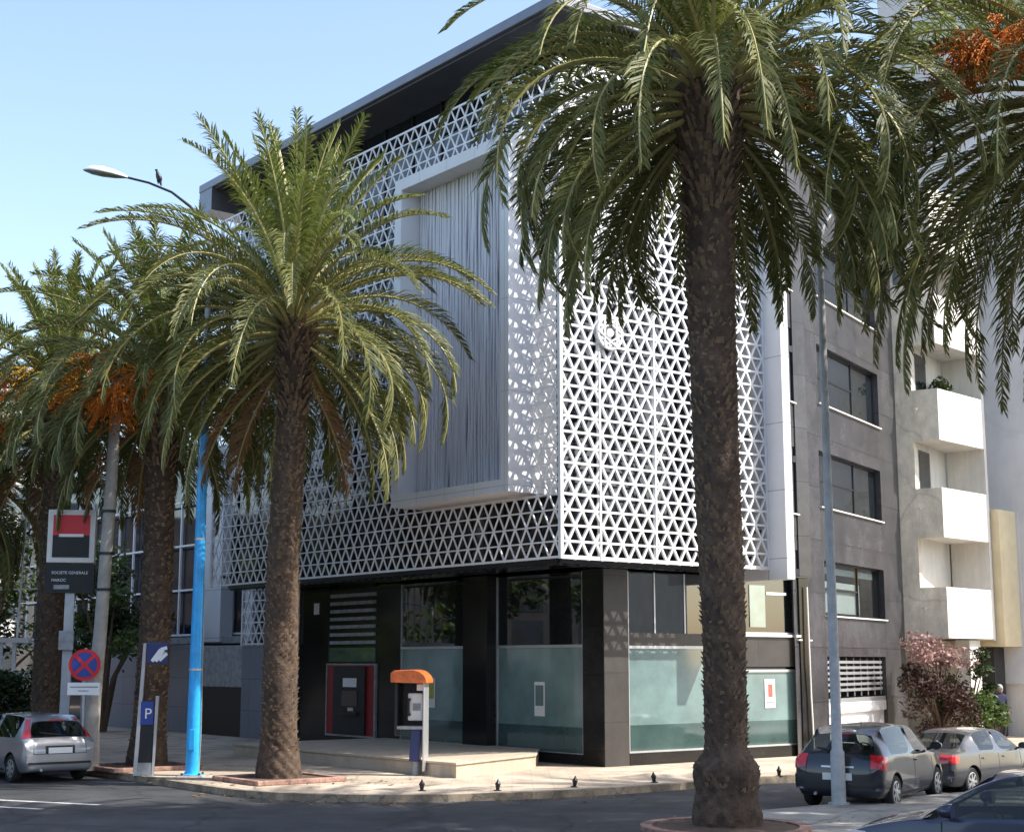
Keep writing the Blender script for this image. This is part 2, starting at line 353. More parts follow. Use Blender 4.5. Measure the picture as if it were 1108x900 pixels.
# ------------------------------------------------------------------ the bank with its lattice screen
bank = thing('bank_building', 'corner building wrapped in a white triangle lattice screen above a dark glazed ground floor', 'building', C0, TH)
ZB, ZT, ROWS, STEP = 4.93, 16.75, 33, .413
def lattice(name, length, plane, hole=None, z0=ZB, rows=ROWS, y_off=0, wd=.06, dep=.06, hubr=1.1, hub=True, px=0., seams=()):
    """triangular lattice; plane 'y' runs along local y at x=px, plane 'x' along local x at y=px"""
    mb = MB(); rh = (ZT-ZB)/ROWS; nrm = (1,0,0) if plane == 'y' else (0,1,0)
    def P(s, z, o=0): return (px+o, y_off+s, z) if plane == 'y' else (y_off+s, px+o, z)
    def inside(s, z): return hole and hole[0] < s < hole[1] and hole[2] < z < hole[3]
    def seg(s0, zz0, s1, zz1, wd_, o):
        s0c, s1c = max(0, min(length, s0)), max(0, min(length, s1))
        if abs(s1-s0) > 1e-6:
            f0 = (s0c-s0)/(s1-s0); f1 = (s1c-s0)/(s1-s0)
            zz0, zz1 = zz0+(zz1-zz0)*f0, zz0+(zz1-zz0)*f1
        if abs(s0c-s1c)+abs(zz0-zz1) < .02: return
        if inside((s0c+s1c)/2, (zz0+zz1)/2): return
        mb.bar(P(s0c, zz0, o), P(s1c, zz1, o), wd_, dep, nrm)
    ncol = int(length/STEP)+2
    top = z0+rows*rh
    for k in range(rows+1):
        z = z0+k*rh; off = (k % 2)*STEP/2
        if hole and hole[2] < z < hole[3]:
            seg(0, z, hole[0], z, wd, 0); seg(hole[1], z, length, z, wd, 0)
        else:
            seg(0, z, length, z, wd if 0 < k < rows else wd*1.6, 0)
        for j in range(-1, ncol):
            s = j*STEP+off
            if k < rows:
                seg(s, z, s+STEP/2, z+rh, wd, .0025); seg(s, z, s-STEP/2, z+rh, wd, -.0025)
            if hub and .05 < s < length-.05 and not inside(s, z):
                c = Vector(P(s, z, 0)); u = Vector(P(s+1, z, 0))-c; vs = []
                for o in (-dep/2-.004, dep/2+.004):
                    cc = Vector(P(s, z, o))
                    for q in range(6):
                        a = PI/3*q+PI/6; vs.append(cc+u*math.cos(a)*wd*hubr+Vector((0,0,math.sin(a)*wd*hubr)))
                mb.add(vs, [(0,1,2,3,4,5),(11,10,9,8,7,6)]+[(q,(q+1) % 6,6+(q+1) % 6,6+q) for q in range(6)])
    for s in (0.0, length)+tuple(seams):
        mb.bar(P(s, z0-.04, .004), P(s, top+.04, .004), .075 if s in (0., length) else .05, .1, nrm)
    return mb.build(name, M['white_metal'], bank)
FY0, FY1, FZ0, FZ1, FP = 1.02, 5.85, 6.45, 15.06, .7
lattice('lattice_screen', 17.0, 'y', (FY0+.02, FY1-.02, FZ0+.02, FZ1-.02), wd=.033, dep=.03, hubr=1.0)
lattice('lattice_screen', 6.85, 'x', wd=.054, seams=(1.18, 2.95))
lattice('lattice_screen', 3.6, 'y', z0=3.17, rows=6, y_off=15.9, px=2.5, wd=.045, dep=.04)
# structural brackets behind the screens
for z in (5.2, 8.3, 11.4, 14.5):
    for y in (1.6, 6.0, 9.5, 13, 16.5): MB().box(.06, 1.2, y-.03, y+.03, z-.04, z+.04).build('screen_bracket', M['dark_metal'], bank)
    for x in (1.4, 3.2, 5.0, 6.6): MB().box(x-.03, x+.03, .06, 1.5, z-.04, z+.04).build('screen_bracket', M['dark_metal'], bank)
MB().box(.12, 6.8, .12, 1.49, 5.82, 5.9).build('shade_slab', M['dark_metal'], bank)  # slab added behind the screen to keep sun off the upper shopfront
# inner glazed volume
core = MB().box(1.2, 10.2, 1.5, 18.0, 4.86, 17.93).build('curtain_wall', M['curtain_glass'], bank)
mb = MB()
for z in (5.0, 8.1, 11.2, 14.3, 17.0):
    mb.box(1.13, 1.198, 1.5, 18, z-.09, z+.09); mb.box(1.2, 9.7, 1.43, 1.498, z-.09, z+.09)
for k in range(12): mb.box(1.15, 1.197, 2.2+k*1.4-.03, 2.2+k*1.4+.03, 4.9, 17.9)
for k in range(6): mb.box(2.4+k*1.4-.03, 2.4+k*1.4+.03, 1.45, 1.497, 4.9, 17.9)
mb.build('mullion', M['dark_metal'], core)
MB().box(9.72, 10.22, 1.44, 1.499, 4.9, 17.9).build('end_pier', M['stone_facade'], bank)
# roof slab, its fascia edge and soffit
roof = MB().box(-.3, 10.4, -.3, 18.2, 17.955, 18.22).build('roof', M['roof'], bank, bevel=.02)
MB().box(-.18, 10.2, -.18, 18.0, 17.90, 17.953).build('soffit', M['soffit'], roof)
MB().box(-.28, 9, 17.3, 18.18, 17.2, 17.953).build('end_beam', M['roof'], roof)
# projecting window box: four flanges and the pale slatted curtain inside
mb = MB(); t_ = .30
x0, x1 = -FP, .75
mb.box(x0, x1, FY0, FY1, FZ0, FZ0+t_); mb.box(x0, x1, FY0, FY1, FZ1-t_, FZ1)
mb.box(x0, x1, FY0, FY0+t_, FZ0+t_, FZ1-t_); mb.box(x0, x1, FY1-t_, FY1, FZ0+t_, FZ1-t_)
wbox = mb.build('window_box', M['frame_panel'], bank)
mb = MB(); rnd = random.Random(5)
yy = FY0+t_+.02
while yy < FY1-t_-.04:
    wd = rnd.uniform(.022, .075); ph = rnd.uniform(0, 6); am = rnd.uniform(.006, .028); fq = rnd.uniform(.6, 1.5)
    pts = []
    dx = rnd.uniform(-.03, .03)
    for k in range(26):
        z = FZ0+t_+(FZ1-FZ0-2*t_)*k/25; s = yy+am*math.sin(ph+fq*z)+am*.6*math.sin(2.3*fq*z+ph*2); pts.append((s, z))
    for k in range(25):
        (a, za), (b, zb) = pts[k], pts[k+1]
        for q in (0,):
            mb.add([(-.12+dx,a,za),(-.12+dx,a+wd,za),(-.12+dx,b+wd,zb),(-.12+dx,b,zb),(-.06+dx,a,za),(-.06+dx,a+wd,za),(-.06+dx,b+wd,zb),(-.06+dx,b,zb)],
                   [(0,1,2,3),(0,3,7,4),(1,5,6,2)])
    yy += wd+rnd.uniform(.006, .034)
mb.build('slatted_curtain', M['slat'], wbox)
MB().box(.04, .1, FY0+t_-.01, FY1-t_+.01, FZ0+t_-.01, FZ1-t_+.01).build('backing', M['slat_gap'], wbox)
# tall white fin closing the right facade
MB().box(6.87, 7.17, -.62, 1.49, 4.63, 17.88).build('fin', M['white_panel'], bank, bevel=.012)
# round openwork emblem fixed on the right screen
mb = MB(); ec = (1.46, -.10, 10.25)
mb.lathe([(.10,-.03),(.10,.03)], 24, 0, ec, 'y')
for q in range(12):
    a = q*PI/6
    for rr, rb in ((.29,.045),):
        mb.lathe([(rb,-.03),(rb,.03)], 10, 0, (ec[0]+rr*math.cos(a), ec[1], ec[2]+rr*math.sin(a)), 'y')
for q in range(6):
    a = q*PI/3; b = a+PI*2/3
    mb.bar((ec[0]+.38*math.cos(a),ec[1]-.02,ec[2]+.38*math.sin(a)), (ec[0]+.38*math.cos(b),ec[1]-.02,ec[2]+.38*math.sin(b)), .035, .06, (0,1,0))
nn_ = 24
for q in range(nn_):
    a, b = 2*PI*q/nn_, 2*PI*(q+1)/nn_
    mb.bar((ec[0]+.38*math.cos(a),ec[1],ec[2]+.38*math.sin(a)), (ec[0]+.38*math.cos(b),ec[1],ec[2]+.38*math.sin(b)), .06, .07, (0,1,0))
mb.build('emblem', M['sign_white'], bank)

# ground floor, left face (plane x=2.62) and right face (plane y=1.5)
GX, GY = 2.62, 1.5
# back wall of the hall inside and slab
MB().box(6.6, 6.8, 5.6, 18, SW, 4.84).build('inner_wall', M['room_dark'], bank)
MB().box(GX+.05, 9.6, GY+.05, 18, SW+.002, SW+.03).build('hall_floor', M['grey_stone'], bank)
# plinth under the panes
MB().box(GX-.06, GX+.14, 2.25, 15.6, SW, .38).build('plinth', M['black_stone'], bank)
MB().box(3.37, 9.62, GY-.06, GY+.14, SW, .42).build('plinth', M['black_stone'], bank)
# pillars
for (xa, xb, ya, yb, mm) in ((GX-.05, 3.37, GY-.05, 2.25, 'corner'), (GX-.35, GX+.3, 5.72, 6.77, 'l'), (GX-.05, GX+.3, 10.2, 11.35, 'l'), (GX-.04, GX+.3, 14.12, 15.88, 'l'), (7.2, 7.45, GY-.05, GY+.3, 'r'), (9.62, 10.0, GY-.1, GY+.3, 'r')):
    MB().box(xa, xb, ya, yb, SW-.01, 4.84).build('pillar', M['black_stone'] if mm != 'corner' else M['grey_stone'], bank, bevel=.008)
MB().box(GX-.053, GX-.01, GY-.03, 2.24, SW, 4.83).build('pillar_cladding', M['black_stone'], bank)
def shop_window(label, face, a, b, zl, zs, zt, mulls=(), low=True):
    """frosted lower pane with darker lower band, clear upper pane, transom and edge frame; one window part"""
    o = bpy.data.objects.new('shop_window', None); COL.objects.link(o); o.parent = bank; o['label'] = label
    def bx(u0, u1, d0, d1, z0, z1, mb):
        return mb.box(GX+d0, GX+d1, u0, u1, z0, z1) if face == 'L' else mb.box(u0, u1, GY+d0, GY+d1, z0, z1)
    zm = zl+.66
    if low:
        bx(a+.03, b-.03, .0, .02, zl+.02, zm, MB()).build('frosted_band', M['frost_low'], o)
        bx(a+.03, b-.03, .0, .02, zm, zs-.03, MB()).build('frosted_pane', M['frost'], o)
    bx(a+.03, b-.03, .0, .02, zs+.04, zt, MB()).build('upper_pane', M['shop_glass'], o)
    f = MB(); bx(a, b, -.04, .03, zs-.03, zs+.04, f); bx(a, a+.035, -.03, .03, zl, zt, f); bx(b-.035, b, -.03, .03, zl, zt, f); bx(a+.035, b-.035, -.03, .03, zl, zl+.04, f)
    for u in mulls: bx(u-.02, u+.02, -.02, .025, zs+.04, zt, f)
    f.build('window_frame', M['alu'], o)
    return o
shop_window('pane next to the corner pillar', 'L', 2.25, 5.72, .36, 2.98, 4.8)
shop_window('pane beside the cash machine bay', 'L', 6.77, 10.2, .36, 2.98, 4.8)
shop_window('sunlit pane of the right face', 'R', 3.37, 7.2, .42, 2.95, 4.8, (4.3, 5.35))
# band above the right pane and granite spandrel of the end bay
MB().box(3.41, 7.16, GY-.03, GY-.004, 3.0, 3.3).build('fascia_band', M['grey_stone'], bank)
shop_window('end bay lower pane', 'R', 7.45, 9.62, .42, 2.36, 2.45)
MB().box(7.46, 9.61, GY-.06, GY+.1, 2.47, 3.25).build('spandrel', M['grey_stone'], bank)
MB().box(7.46, 9.64, GY-.12, GY-.06, 3.25, 3.31).build('sill', M['sign_white'], bank)
shop_window('end bay upper pane', 'R', 7.45, 9.62, 3.31, 3.33, 4.8, (), False)
MB().box(7.75, 8.35, GY-.02, GY-.004, 3.5, 4.6).build('blind', M['frost'], bank)
MB().box(8.4, 9.2, GY-.02, GY-.004, 4.36, 4.43).build('lamp_strip', M['sign_white'], bank)
# cash machine bay
MB().box(GX-.02, GX+.02, 11.36, 14.1, .3, 4.8).build('bay_panel', M['black_stone'], bank)
atm = MB().box(GX-.10, GX-.02, 11.42, 14.05, .45, 2.5).build('cash_machine_surround', M['red_paint'], bank)
mb = MB()
for (ya, yb, za, zb) in ((11.36,14.1,.41,.46),(11.36,14.1,2.5,2.55),(11.36,11.42,.46,2.5),(14.05,14.1,.46,2.5)): mb.box(GX-.12, GX-.03, ya, yb, za, zb)
mb.build('surround_frame', M['worn_grey'], atm)
am_ = MB().box(GX-.16, GX-.10, 11.86, 13.62, .48, 2.46).build('machine_front', M['sign_black'], atm)
MB().box(GX-.17, GX-.16, 12.3, 13.05, 1.86, 2.12).build('notice', M['sign_white'], am_)
MB().box(GX-.175, GX-.16, 12.25, 13.1, 1.3, 1.75).build('screen', M['curtain_glass'], am_)
MB().box(GX-.24, GX-.16, 12.2, 13.15, 1.05, 1.14).build('keyboard_shelf', M['dark_metal'], am_)
MB().box(GX-.18, GX-.16, 12.45, 12.75, 1.16, 1.26).build('card_slot', M['alu'], am_)
mb = MB()
for k in range(7): mb.box(GX-.08, GX-.02, 11.5, 14.0, 3.12+k*.235, 3.22+k*.235)
mb.build('louvre', M['worn_grey'], bank)
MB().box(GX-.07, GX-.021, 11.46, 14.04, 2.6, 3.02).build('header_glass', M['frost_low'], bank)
MB().box(GX-.06, GX-.045, 14.7, 15.0, 4.05, 4.4).build('wall_plate', M['paper'], bank)
# pale wall under the small lattice strip
MB().box(GX-.14, GX+.2, 15.9, 19.45, SW, 3.16).build('side_wall', M['panel_grey'], bank)
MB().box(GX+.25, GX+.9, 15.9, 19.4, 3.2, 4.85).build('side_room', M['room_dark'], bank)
# entrance platform
stp = MB().prism([(-2.2,.93),(1.1,2.3),(GX-.08,3.9),(GX-.08,10.8),(-2.3,10.85)], SW-.02, .40).build('entrance_platform', M['tan_stone'], bank, bevel=.015)
MB().prism([(-2.24,.88),(1.13,2.27),(GX-.09,3.86),(GX-.09,10.84),(-2.34,10.89)], .402, .455).build('platform_slab', M['tan_stone'], stp, bevel=.01)

# posters stuck on the panes
def poster(label, face, u0, u1, z0, z1, pic):
    o = thing('poster', label, 'poster', bk(GX-.012, (u0+u1)/2, z0) if face == 'L' else bk((u0+u1)/2, GY-.012, z0), TH)
    h = z1-z0; wv = (u1-u0)/2
    if face == 'L':
        MB().box(-.004, .004, -wv, wv, 0, h).build('sheet', M['paper'], o)
        MB().box(-.007, -.0045, -wv*.8, wv*.8, h*.3, h*.9).build('picture', pic, o)
    else:
        MB().box(-wv, wv, -.004, .004, 0, h).build('sheet', M['paper'], o)
        MB().box(-wv*.35, wv*.5, -.007, -.0045, h*.38, h*.82).build('picture', pic, o)
        MB().box(-wv*.7, wv*.7, -.007, -.0045, h*.16, h*.22).build('caption_line', M['worn_grey'], o)
poster('pale narrow poster on the pane next to the corner pillar', 'L', 3.75, 4.15, 1.25, 2.1, M['frost'])
poster('yellow and green poster on the pane behind the payphone', 'L', 8.5, 9.0, 1.35, 2.15, M['paper_yellow'])
poster('white poster with a red figure on the end pane beside the grey building', 'R', 8.25, 8.65, 1.4, 2.15, M['paper_red'])

# ------------------------------------------------------------------ grey stone office building, next along the side street
AE = R(58.5); E1 = Vector((math.cos(AE), math.sin(AE), 0)); N1 = Vector((math.sin(AE), -math.cos(AE), 0))
Q0 = C0+DR*9.78+DL*1.5
SL = 9.4
stone = thing('office_building', 'grey stone clad building with wide dark windows next to the lattice corner building', 'building', Q0, AE)
wins = [(2.0, 7.45, 3.9, 5.45), (1.85, 7.5, 6.98, 8.6), (1.95, 7.6, 10.0, 11.75), (1.95, 7.6, 13.2, 14.9), (-.4, .55, 6.6, 8.45), (-.4, .7, 9.7, 11.8), (-.4,.7,12.9,14.9), (-.3,.62,3.2,5.6)]
gar = (2.0, 7.3, SW, 2.75)
xs = sorted(set([-.5, SL]+[q for w_ in wins+[gar] for q in w_[:2]])); zs = sorted(set([SW, 17.2]+[q for w_ in wins+[gar] for q in w_[2:]]))
mb = MB()
for i in range(len(xs)-1):
    # merge runs vertically so that cladding is one skin with real openings
    for j in range(len(zs)-1):
        cx, cz = (xs[i]+xs[i+1])/2, (zs[j]+zs[j+1])/2
        if any(w_[0] < cx < w_[1] and w_[2] < cz < w_[3] for w_ in wins+[gar]): continue
        mb.add([(xs[i],0,zs[j]),(xs[i+1],0,zs[j]),(xs[i+1],0,zs[j+1]),(xs[i],0,zs[j+1])], [(0,1,2,3)])
for w_ in wins+[gar]:
    a, b, c, d = w_; q = .35
    mb.add([(a,0,c),(b,0,c),(b,0,d),(a,0,d),(a,q,c),(b,q,c),(b,q,d),(a,q,d)], [(0,1,5,4),(1,2,6,5),(2,3,7,6),(3,0,4,7)])
wall = mb.build('wall', M['stone_facade'], stone)
mb = MB().add([(-.5,0,17.2),(SL,0,17.2),(SL,14,17.2),(-.5,14,17.2),(SL,0,SW),(SL,14,SW),(-.5,14,SW)], [(0,1,2,3),(1,4,5,2),(2,5,6,3)])
mb.build('roof', M['concrete'], stone)
MB().box(-.3, SL-.2, 3.2, 3.3, SW, 17).build('inner_wall', M['room_dark'], stone)
for k, (a, b, c, d) in enumerate(wins):
    f = MB(); q = .2
    f.box(a, b, q-.03, q+.05, c, c+.05); f.box(a, b, q-.03, q+.05, d-.05, d); f.box(a, a+.05, q-.03, q+.05, c+.05, d-.05); f.box(b-.05, b, q-.03, q+.05, c+.05, d-.05)
    if b-a > 2:
        f.box(a+(b-a)*.62, a+(b-a)*.62+.05, q-.03, q+.05, c+.05, d-.05)
        f.box(a+.05, a+(b-a)*.62, q-.02, q+.04, c+(d-c)*.48, c+(d-c)*.48+.06)
    wo = f.build('window', M['dark_metal'], stone)
    MB().box(a+.05, b-.05, q, q+.015, c+.05, d-.05).build('pane', M['clear_glass'] if k == 0 else M['window_glass'], wo)
    MB().box(a-.05, b+.05, -.07, .19, c-.04, c-.004).build('sill', M['cream_white'], wo)
    if k == 0:
        MB().box(a+.5, b-1.7, q+.06, q+.08, c+.1, d-.55).build('blind', M['paper'], wo)
        MB().box(a+.1, b-.3, q+.08, q+.2, d-.32, d-.14).build('ceiling_lamp', M['sign_white'], wo)
    elif b-a > 2:
        mbb = MB()
        rr = random.Random(k)
        for z in range(3): mbb.box(a+.3+z*.9, a+.9+z*.9, q+.1, q+.12, c+.1+.2*rr.random(), d-.3*rr.random()-.1)
        mbb.build('blind', M['worn_grey'], wo)
gd = MB()
gd.box(gar[0], gar[1], .12, .16, SW, 1.45); g = gd.build('garage_door', M['sign_white'], stone)
mb = MB()
mb.box(gar[0], gar[1], .05, .2, 1.45, 1.56)
for k in range(6): mb.box(gar[0]+.1, gar[1]-.1, .1, .13, 1.75+k*.16, 1.83+k*.16)
for k in range(9): mb.box(gar[0]+.1+k*.63, gar[0]+.14+k*.63, .13, .16, 1.6, 2.72)
mb.build('grille', M['alu'], stone)
MB().box(gar[0]+.06, gar[1]-.06, .02, .11, 1.15, 1.44).build('shutter_box', M['sign_white'], g)
# white cable running down the joint between the two buildings
mb = MB(); mb.tube([bk(9.93,1.3,.3), bk(9.9,1.32,1.6), bk(9.86,1.3,2.6), bk(9.86,1.32,4.6)], .025, 6)
tag(mb.build('drain_pipe', M['cream_white']), 'thin white pipe down the joint between the lattice building and the grey one', 'pipe')

# ------------------------------------------------------------------ beige apartment building with white balconies
B0 = Q0+E1*SL; P_ = 1.42
beige = thing('apartment_building', 'beige apartment building with white corner balconies behind the flowering shrub', 'building', B0, 0)
dF = Vector((math.sin(R(44)), math.cos(R(44)), 0)); nF = Vector((dF.y, -dF.x, 0))
K0 = N1*P_; K1 = K0+dF*3.2                           # corner and right end of the lit fronts
bands = [(3.34,4.97),(6.57,8.19),(9.75,11.46),(12.98,14.67),(16.2,18.4)]
inn = .57
def pr(pts, z0, z1, mb): return mb.prism([(p.x, p.y) for p in pts], z0, z1)
Bk = dF*3.2-N1*0+E1*0
back = [K1-nF*4, K0-nF*6-dF*2.2]
# left wall strip, from the stone facade out to the loggia opening
wl = MB(); pr([Vector((0,0,0))-N1*.3, N1*inn, N1*inn+E1*.35, E1*.35-N1*.3], 3.34, 18.4, wl).build('side_wall', M['beige'], beige)
# loggia back wall, and floors
lb = MB(); pr([N1*(inn-.02)+E1*.36, K1-nF*1.5, K1-nF*4, E1*3], 3.36, 18.3, lb).build('loggia_wall', M['cream_white'], beige)
pr([K1-nF*1.45, K1+dF*.16-nF*1.45, K1+dF*.16+nF*-.05, K1-nF*.05], 3.3, 18.35, MB()).build('end_wall', M['cream_white'], beige)
for k, (za, zb) in enumerate(bands):
    o = bpy.data.objects.new('balcony', None); COL.objects.link(o); o.parent = beige
    fl = MB(); pr([N1*(inn)+E1*.12, K0+dF*.1-nF*.1, K1-nF*.1, K1-nF*1.5, N1*(inn)+E1*1.2], za+.02, za+.2, fl).build('floor_slab', M['cream_white'], o)
    fr = MB(); pr([K0, K1, K1-nF*.12, K0+dF*.12-nF*.12], za, zb, fr).build('front_parapet', M['cream_white'], o, bevel=.012)
    sd_ = MB(); pr([N1*(inn+.002), K0-N1*.004, K0-N1*.004+E1*.14, N1*(inn+.002)+E1*.14], za, zb-.004, sd_).build('side_parapet', M['beige'], o)
    hk = MB(); hk.tube([N1*.7+Vector((-.02,0,zb-1.1)), N1*.95+Vector((-.3,-.1,zb-.72))], .015, 5); hk.lathe([(.05,-.03),(.09,.03)], 8, 0, tuple(N1*.98+Vector((-.33,-.1,zb-.68))))
    hk.build('awning_bracket', M['cream_white'], o)
    if k < 4:
        f = MB(); d0 = N1*(inn-.02)+E1*.36; d1 = K1-nF*1.5; dd = (d1-d0).normalized(); nn = Vector((dd.y, -dd.x, 0))
        p0 = d0+dd*.15+nn*.03; p1 = d0+dd*1.25+nn*.03
        if k in (1, 2, 3):
            f.prism([(p0.x,p0.y),(p1.x,p1.y),((p1-nn*.02).x,(p1-nn*.02).y),((p0-nn*.02).x,(p0-nn*.02).y)], zb-1.4, zb+1.35)
            f.build('balcony_door', M['window_glass'], o)
# window high on the side wall
mb = MB(); wv = -E1*.012
wo = mb.add([N1*.1+wv+Vector((0,0,15.1)), N1*.54+wv+Vector((0,0,15.1)), N1*.54+wv+Vector((0,0,16.15)), N1*.1+wv+Vector((0,0,16.15))], [(0,1,2,3)]).build('window', M['window_glass'], beige)
# ground floor set back under the balconies: dark porch, white pier, doorway
pr([-N1*2.6+E1*.1, K1-nF*4.2-dF*.9, K1-nF*6, E1*3-N1*4], SW, 3.3, MB()).build('porch_wall', M['room_dark'], beige)  # shade under the balconies is put into this wall's dark colour
pr([K1-nF*.6-dF*.1, K1-nF*4.2-dF*.1, K1-nF*4.2+dF*.1, K1-nF*.6+dF*.1], SW, 3.3, MB()).build('porch_side', M['beige'], beige)
pr([K1-dF*1.45-nF*.2, K1-dF*.7-nF*.2, K1-dF*.7-nF*.7, K1-dF*1.45-nF*.7], SW, 3.3, MB()).build('pier', M['cream_white'], beige)

# cream stair tower beyond it
T0 = B0+K1+dF*.2+nF*.25
tower = thing('stair_tower', 'cream yellow stair tower standing between white balconies and the tall grey wall', 'building', T0, 0)
pr([Vector((0,0,0)), dF*1.25, dF*1.25-nF*2.5, -nF*2.5], 3.1, 7.7, MB()).build('wall', M['cream'], tower, bevel=.01)
pr([dF*1.252+nF*.1, dF*1.5+nF*.1, dF*1.5-nF*2, dF*1.252-nF*2], SW, 7.72, MB()).build('pilaster', M['cream_white'], tower)
pr([dF*.15-nF*.5, dF*.9-nF*.5, dF*.9-nF*2.4, dF*.15-nF*2.4], SW, 3.08, MB()).build('doorway', M['room_dark'], tower)
pr([dF*1.6+nF*.3, dF*2.2+nF*.3, dF*2.2-nF*.4, dF*1.6-nF*.4], SW, 3.0, MB()).build('stone_pier', M['terracotta'], tower)
# tall grey neighbour at the right edge of the picture
G0 = T0+dF*1.6-nF*.8
grey = thing('tower_block', 'tall plain pale grey building at the right edge behind the cream stair tower', 'building', G0, 0)
pr([-nF*3.0-dF*1.5, dF*.0+nF*2.2+Vector((2.4,-1.2,0)), Vector((16,2,0)), Vector((10,14,0))], 1.86, 30, MB()).build('wall', M['grey_render'], grey)
pr([nF*1.2+Vector((2.6,-.4,0)), Vector((15,3,0)), Vector((10,12,0))], SW, 1.855, MB()).build('base', M['terracotta'], grey)

# ------------------------------------------------------------------ palms
def frond(mb, base, az, e0, L, bend, rnd, mi=0, npair=105, wl=.62, tw=0, side=0):
    n = 18; pts = []; p = Vector(base); e = e0
    h = Vector((math.cos(az), math.sin(az), 0)); sx = Vector((-h.y, h.x, 0))
    curl = rnd.uniform(-.25, .25)+side
    tang = []
    for i in range(n+1):
        t = i/n
        e = e0-bend*(t**1.25)
        d = (h*math.cos(e)+Vector((0,0,math.sin(e)))); d = (d+sx*curl*t*.5).normalized()
        pts.append(p.copy()); tang.append(d); p = p+d*(L/n)
    mb.tube(pts, [.045*(1-.85*i/n)+.004 for i in range(n+1)], 4, 1, False)
    ct, stw = math.cos(tw), math.sin(tw)
    for i in range(npair):
        t = .13+.87*(i+rnd.random()*.6)/npair
        if t > .995: t = .995
        f = t*n; k = min(int(f), n-1); q = pts[k].lerp(pts[k+1], f-k); d = tang[k]
        up = sx.cross(d).normalized()
        if up.z < 0 and abs(d.z) < .95: up = -up
        s_ = (sx*ct+up*stw); u_ = (up*ct-sx*stw)
        prof = min(1, .35+1.6*(t-.1))*(1 if t < .6 else 1-.68*(t-.6)/.4)
        a = R(56)-R(30)*t
        for sgn in (-1, 1):
            if rnd.random() < .05: continue
            l = wl*prof*rnd.uniform(.72, 1.15); aj = a+rnd.gauss(0,.13)
            dv = (d*math.cos(aj)+s_*sgn*math.sin(aj)+u_*rnd.uniform(.18,.5)).normalized()
            w2 = .0125+.005*rnd.random()
            wv = d.cross(dv); wv = dv.cross(wv).normalized()
            m1 = q+dv*l*.55; g = Vector((0,0,-1))
            dv2 = (dv+g*rnd.uniform(.3,.95)).normalized(); tip = m1+dv2*l*.45
            mb.add([q-wv*w2*.6, q+wv*w2*.6, m1+wv*w2, m1-wv*w2, tip], [(0,1,2,3),(3,2,4)], mi)

def make_trunk(H, r0, r1, seed, flare=1.5, crown_r=1.35, collar=0):
    """tapered trunk with diamond leaf scars, a flared foot and a thick head of cut leaf bases"""
    rnd = random.Random(seed); mb = MB(); n = 66; rows = int(H/.045)
    ph = rnd.uniform(0, 6)
    for i in range(rows+1):
        z = H*i/rows; t = z/H
        r_ = r0+(r1-r0)*t
        r_ *= 1+(flare-1)*math.exp(-(z/.62)**2)*(1-.25*math.exp(-(z/.14)**2))
        if z > H-1.5: r_ *= 1+(crown_r-1)*math.sin(min(1, (z-H+1.5)/1.3)*PI/2)
        lean = .05*math.sin(z*.5+ph)
        q = max(0, min(1, (1.25-z)/.35)); r_ *= 1+collar*q*q*(3-2*q)*(1+.12*math.sin(z*9))
        for k in range(n):
            a = 2*PI*k/n
            u = (a/(2*PI)*11+z/.27); v = (a/(2*PI)*11-z/.27)
            dm = abs((u % 1)-.5)+abs((v % 1)-.5)
            rr = r_*(1+.14*(.5-dm)*(.6+.4*math.sin(z*2.1+a*2+ph))+.025*rnd.uniform(-1,1)+.02*math.sin(3*a+z*1.7+ph))
            mb.v.append((lean+rr*math.cos(a), rr*math.sin(a), z))
    for i in range(rows):
        for k in range(n):
            mb.f.append([i*n+k, i*n+(k+1) % n, (i+1)*n+(k+1) % n, (i+1)*n+k]); mb.m.append(0)
    mb.f.append([rows*n+k for k in range(n)]); mb.m.append(0)
    # stubs of cut leaves
    z = .6
    while z < H:
        top = z > H-2.2
        for j in range(9 if not top else 12):
            a = rnd.uniform(0, 2*PI); t = z/H; r_ = (r0+(r1-r0)*t)*(1+(flare-1)*math.exp(-(z/.62)**2))*(1+collar*(z < 1.0))
            if z > H-1.5: r_ *= 1+(crown_r-1)*math.sin(min(1, (z-H+1.5)/1.3)*PI/2)
            c = Vector((math.cos(a), math.sin(a), 0)); s_ = Vector((-c.y, c.x, 0)); b = c*r_*.95+Vector((.05*math.sin(z*.5+ph),0,z))
            l = rnd.uniform(.03,.075) if not top else rnd.uniform(.08,.2); wd = rnd.uniform(.03,.06); e = b+c*l+Vector((0,0,l*1.1))
            mb.add([b-s_*wd-Vector((0,0,.03)), b+s_*wd-Vector((0,0,.03)), e+s_*wd*.5, e-s_*wd*.5, b+Vector((0,0,.05))], [(0,1,2,3),(0,3,4),(1,4,2),(2,4,3)], 1)
        z += .07
    return mb

